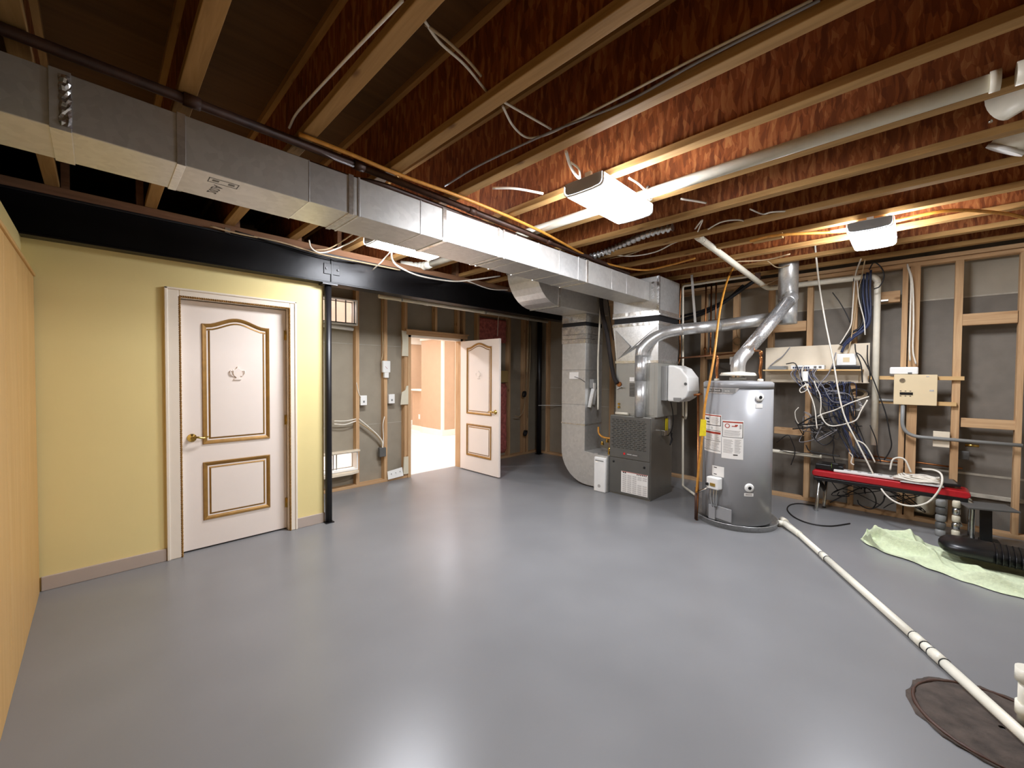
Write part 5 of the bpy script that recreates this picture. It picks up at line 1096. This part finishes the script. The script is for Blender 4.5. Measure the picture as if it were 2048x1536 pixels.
for k in range(6):
    rx, ry = .075-.006*k, .17-.01*k; ph = random.random()
    MB().tube([(5.47+rx*math.cos(a*PI/10+ph)+.008*math.sin(a), -.04+ry*math.sin(a*PI/10+ph)-.006*k, .475+.008*k+.006*math.sin(a*1.3+k)) for a in range(20)], .0075, 6, closed=True).build('loop', 'cable_white', cc)
pb = thing('paper_pile', 'crumpled clear bag of papers lying under the white cable coil', 'bag', (5.48, -.12, .446))
g = MB(); vs_ = []; fs = []
for i in range(9):
    for j in range(13):
        ed = 0 if i in (0, 8) or j in (0, 12) else 1
        vs_.append((5.385+.22*i/8, .07-.29*j/12, .449+ed*(.004+random.random()*.02)))
for i in range(8):
    for j in range(12): q = i*13+j; fs.append((q, q+13, q+14, q+1))
g.add(vs_, fs, True).build('bag', 'label_grey', pb)
MB().prism([(5.45, -.10), (5.62, -.02), (5.66, -.14), (5.50, -.20)], 2, .472, .476).build('sheet', 'label_white', pb)
lt = thing('flat_tablet', 'flat dark tablet lying across the right half of the bench', 'tablet', (5.55, -.2, .446))
MB().prism([(5.46, -.10), (5.72, -.06), (5.755, -.30), (5.49, -.33)], 2, .452, .474).build('body', 'black_plastic', lt, .004)
MB().prism([(5.48, -.115), (5.705, -.08), (5.735, -.285), (5.51, -.31)], 2, .474, .476).build('screen', 'dark_grey_box', lt)

tub = thing('plastic_tub', 'cream plastic tub standing behind the bench legs', 'tub', (5.92, -.08, .04))
MB().prism([(.06, .30), (.03, .14), (-.02, .06), (-.18, .05), (-.20, .30)], 0, 5.885, 5.965).build('body', 'bucket_cream', tub, .03, seg=4)
# ================================================================ TOWEL AND BLACK CASE
random.seed(3)
Nn = catmull([(4.70, .29, 0), (4.56, .19, 0), (4.42, -.08, 0), (4.30, -.30, 0), (4.22, -.55, 0), (4.20, -.85, 0), (4.2, -1.1, 0)], 8)
Ff = catmull([(4.78, .30, 0), (5.00, .22, 0), (5.12, .06, 0), (5.06, -.12, 0), (4.98, -.40, 0), (4.98, -.75, 0), (4.98, -1.1, 0)], 8)
L = len(Nn); Wd = 40; g = MB(); vs_ = []; fs = []
def hsh(a, b): return math.sin(a*12.9898+b*78.233)*.5+math.sin(a*3.7+b*5.1)*.5
for i in range(L):
    for j in range(Wd+1):
        v = j/Wd; p = Nn[i].lerp(Ff[i], v); u = i/(L-1)
        ed = min(1, v*9, (1-v)*9, u*9)
        w1 = v*9+2.2*math.sin(u*6)+u*5; w2 = v*5-u*14+1.5*math.sin(v*7)
        h = .010+ed*(.085*(1-abs(math.sin(w1)))**1.8+.06*(1-abs(math.sin(w2)))**2.4+.010*math.sin(u*40+v*22))+.05*ed*math.exp(-((v-.22-.10*math.sin(u*8))/.09)**2)+.045*ed*math.exp(-((u-.30)/.12)**2-((v-.75)/.2)**2)
        if u > .42: h *= max(.25, .62-max(0, (v-.30))*1.2)
        wob = .012*math.sin(u*50+v*4)*(1-ed)
        vs_.append((p.x+wob+.014*math.sin(v*23+u*11), p.y+.012*math.sin(u*37+v*19), max(.004, h)+.004*hsh(i*.9, j*.7)*ed))
for i in range(L-1):
    for j in range(Wd): q = i*(Wd+1)+j; fs.append((q, q+Wd+1, q+Wd+2, q+1))
g.add(vs_, fs, True)
tw = solo(g, 'towel', 'towel_green', 'pale green towel crumpled on the floor at the right', 'towel')
md = tw.modifiers.new('sub', 'SUBSURF'); md.levels = 1; md.render_levels = 2
bc = thing('speaker_case', 'long glossy black ribbed plastic case lying on the green towel', 'case', (4.68, -.65, .045))
def cap_ring(t, sc):
    # rounded cross-section at distance t along the case
    d = Vector((-.04, -1, 0)).normalized(); n = Vector((1, -.04, 0)).normalized(); c = Vector((4.76, -.17, .066))+d*t; out = []
    for k in range(20):
        a = 2*PI*k/20; ca, sa = math.cos(a), math.sin(a)
        out.append(c+n*(.165*sc*math.copysign(abs(ca)**.7, ca))+Vector((0, 0, .058+.058*sc*math.copysign(abs(sa)**.8, sa))))
    return out
ts = [(0, .25), (.012, .55), (.035, .8), (.07, .95), (.11, 1), (.28, 1.0), (.281, .985), (.95, .985)]
MB().rings([cap_ring(t_, s_) for t_, s_ in ts], smooth=True, caps=(True, True)).build('shell', 'black_plastic', bc)
for k in range(14):
    t_ = .30+k*.03; MB().tube([p for p in cap_ring(t_, 1.0)], .004, 5, closed=True).build('rib', 'black_plastic', bc)
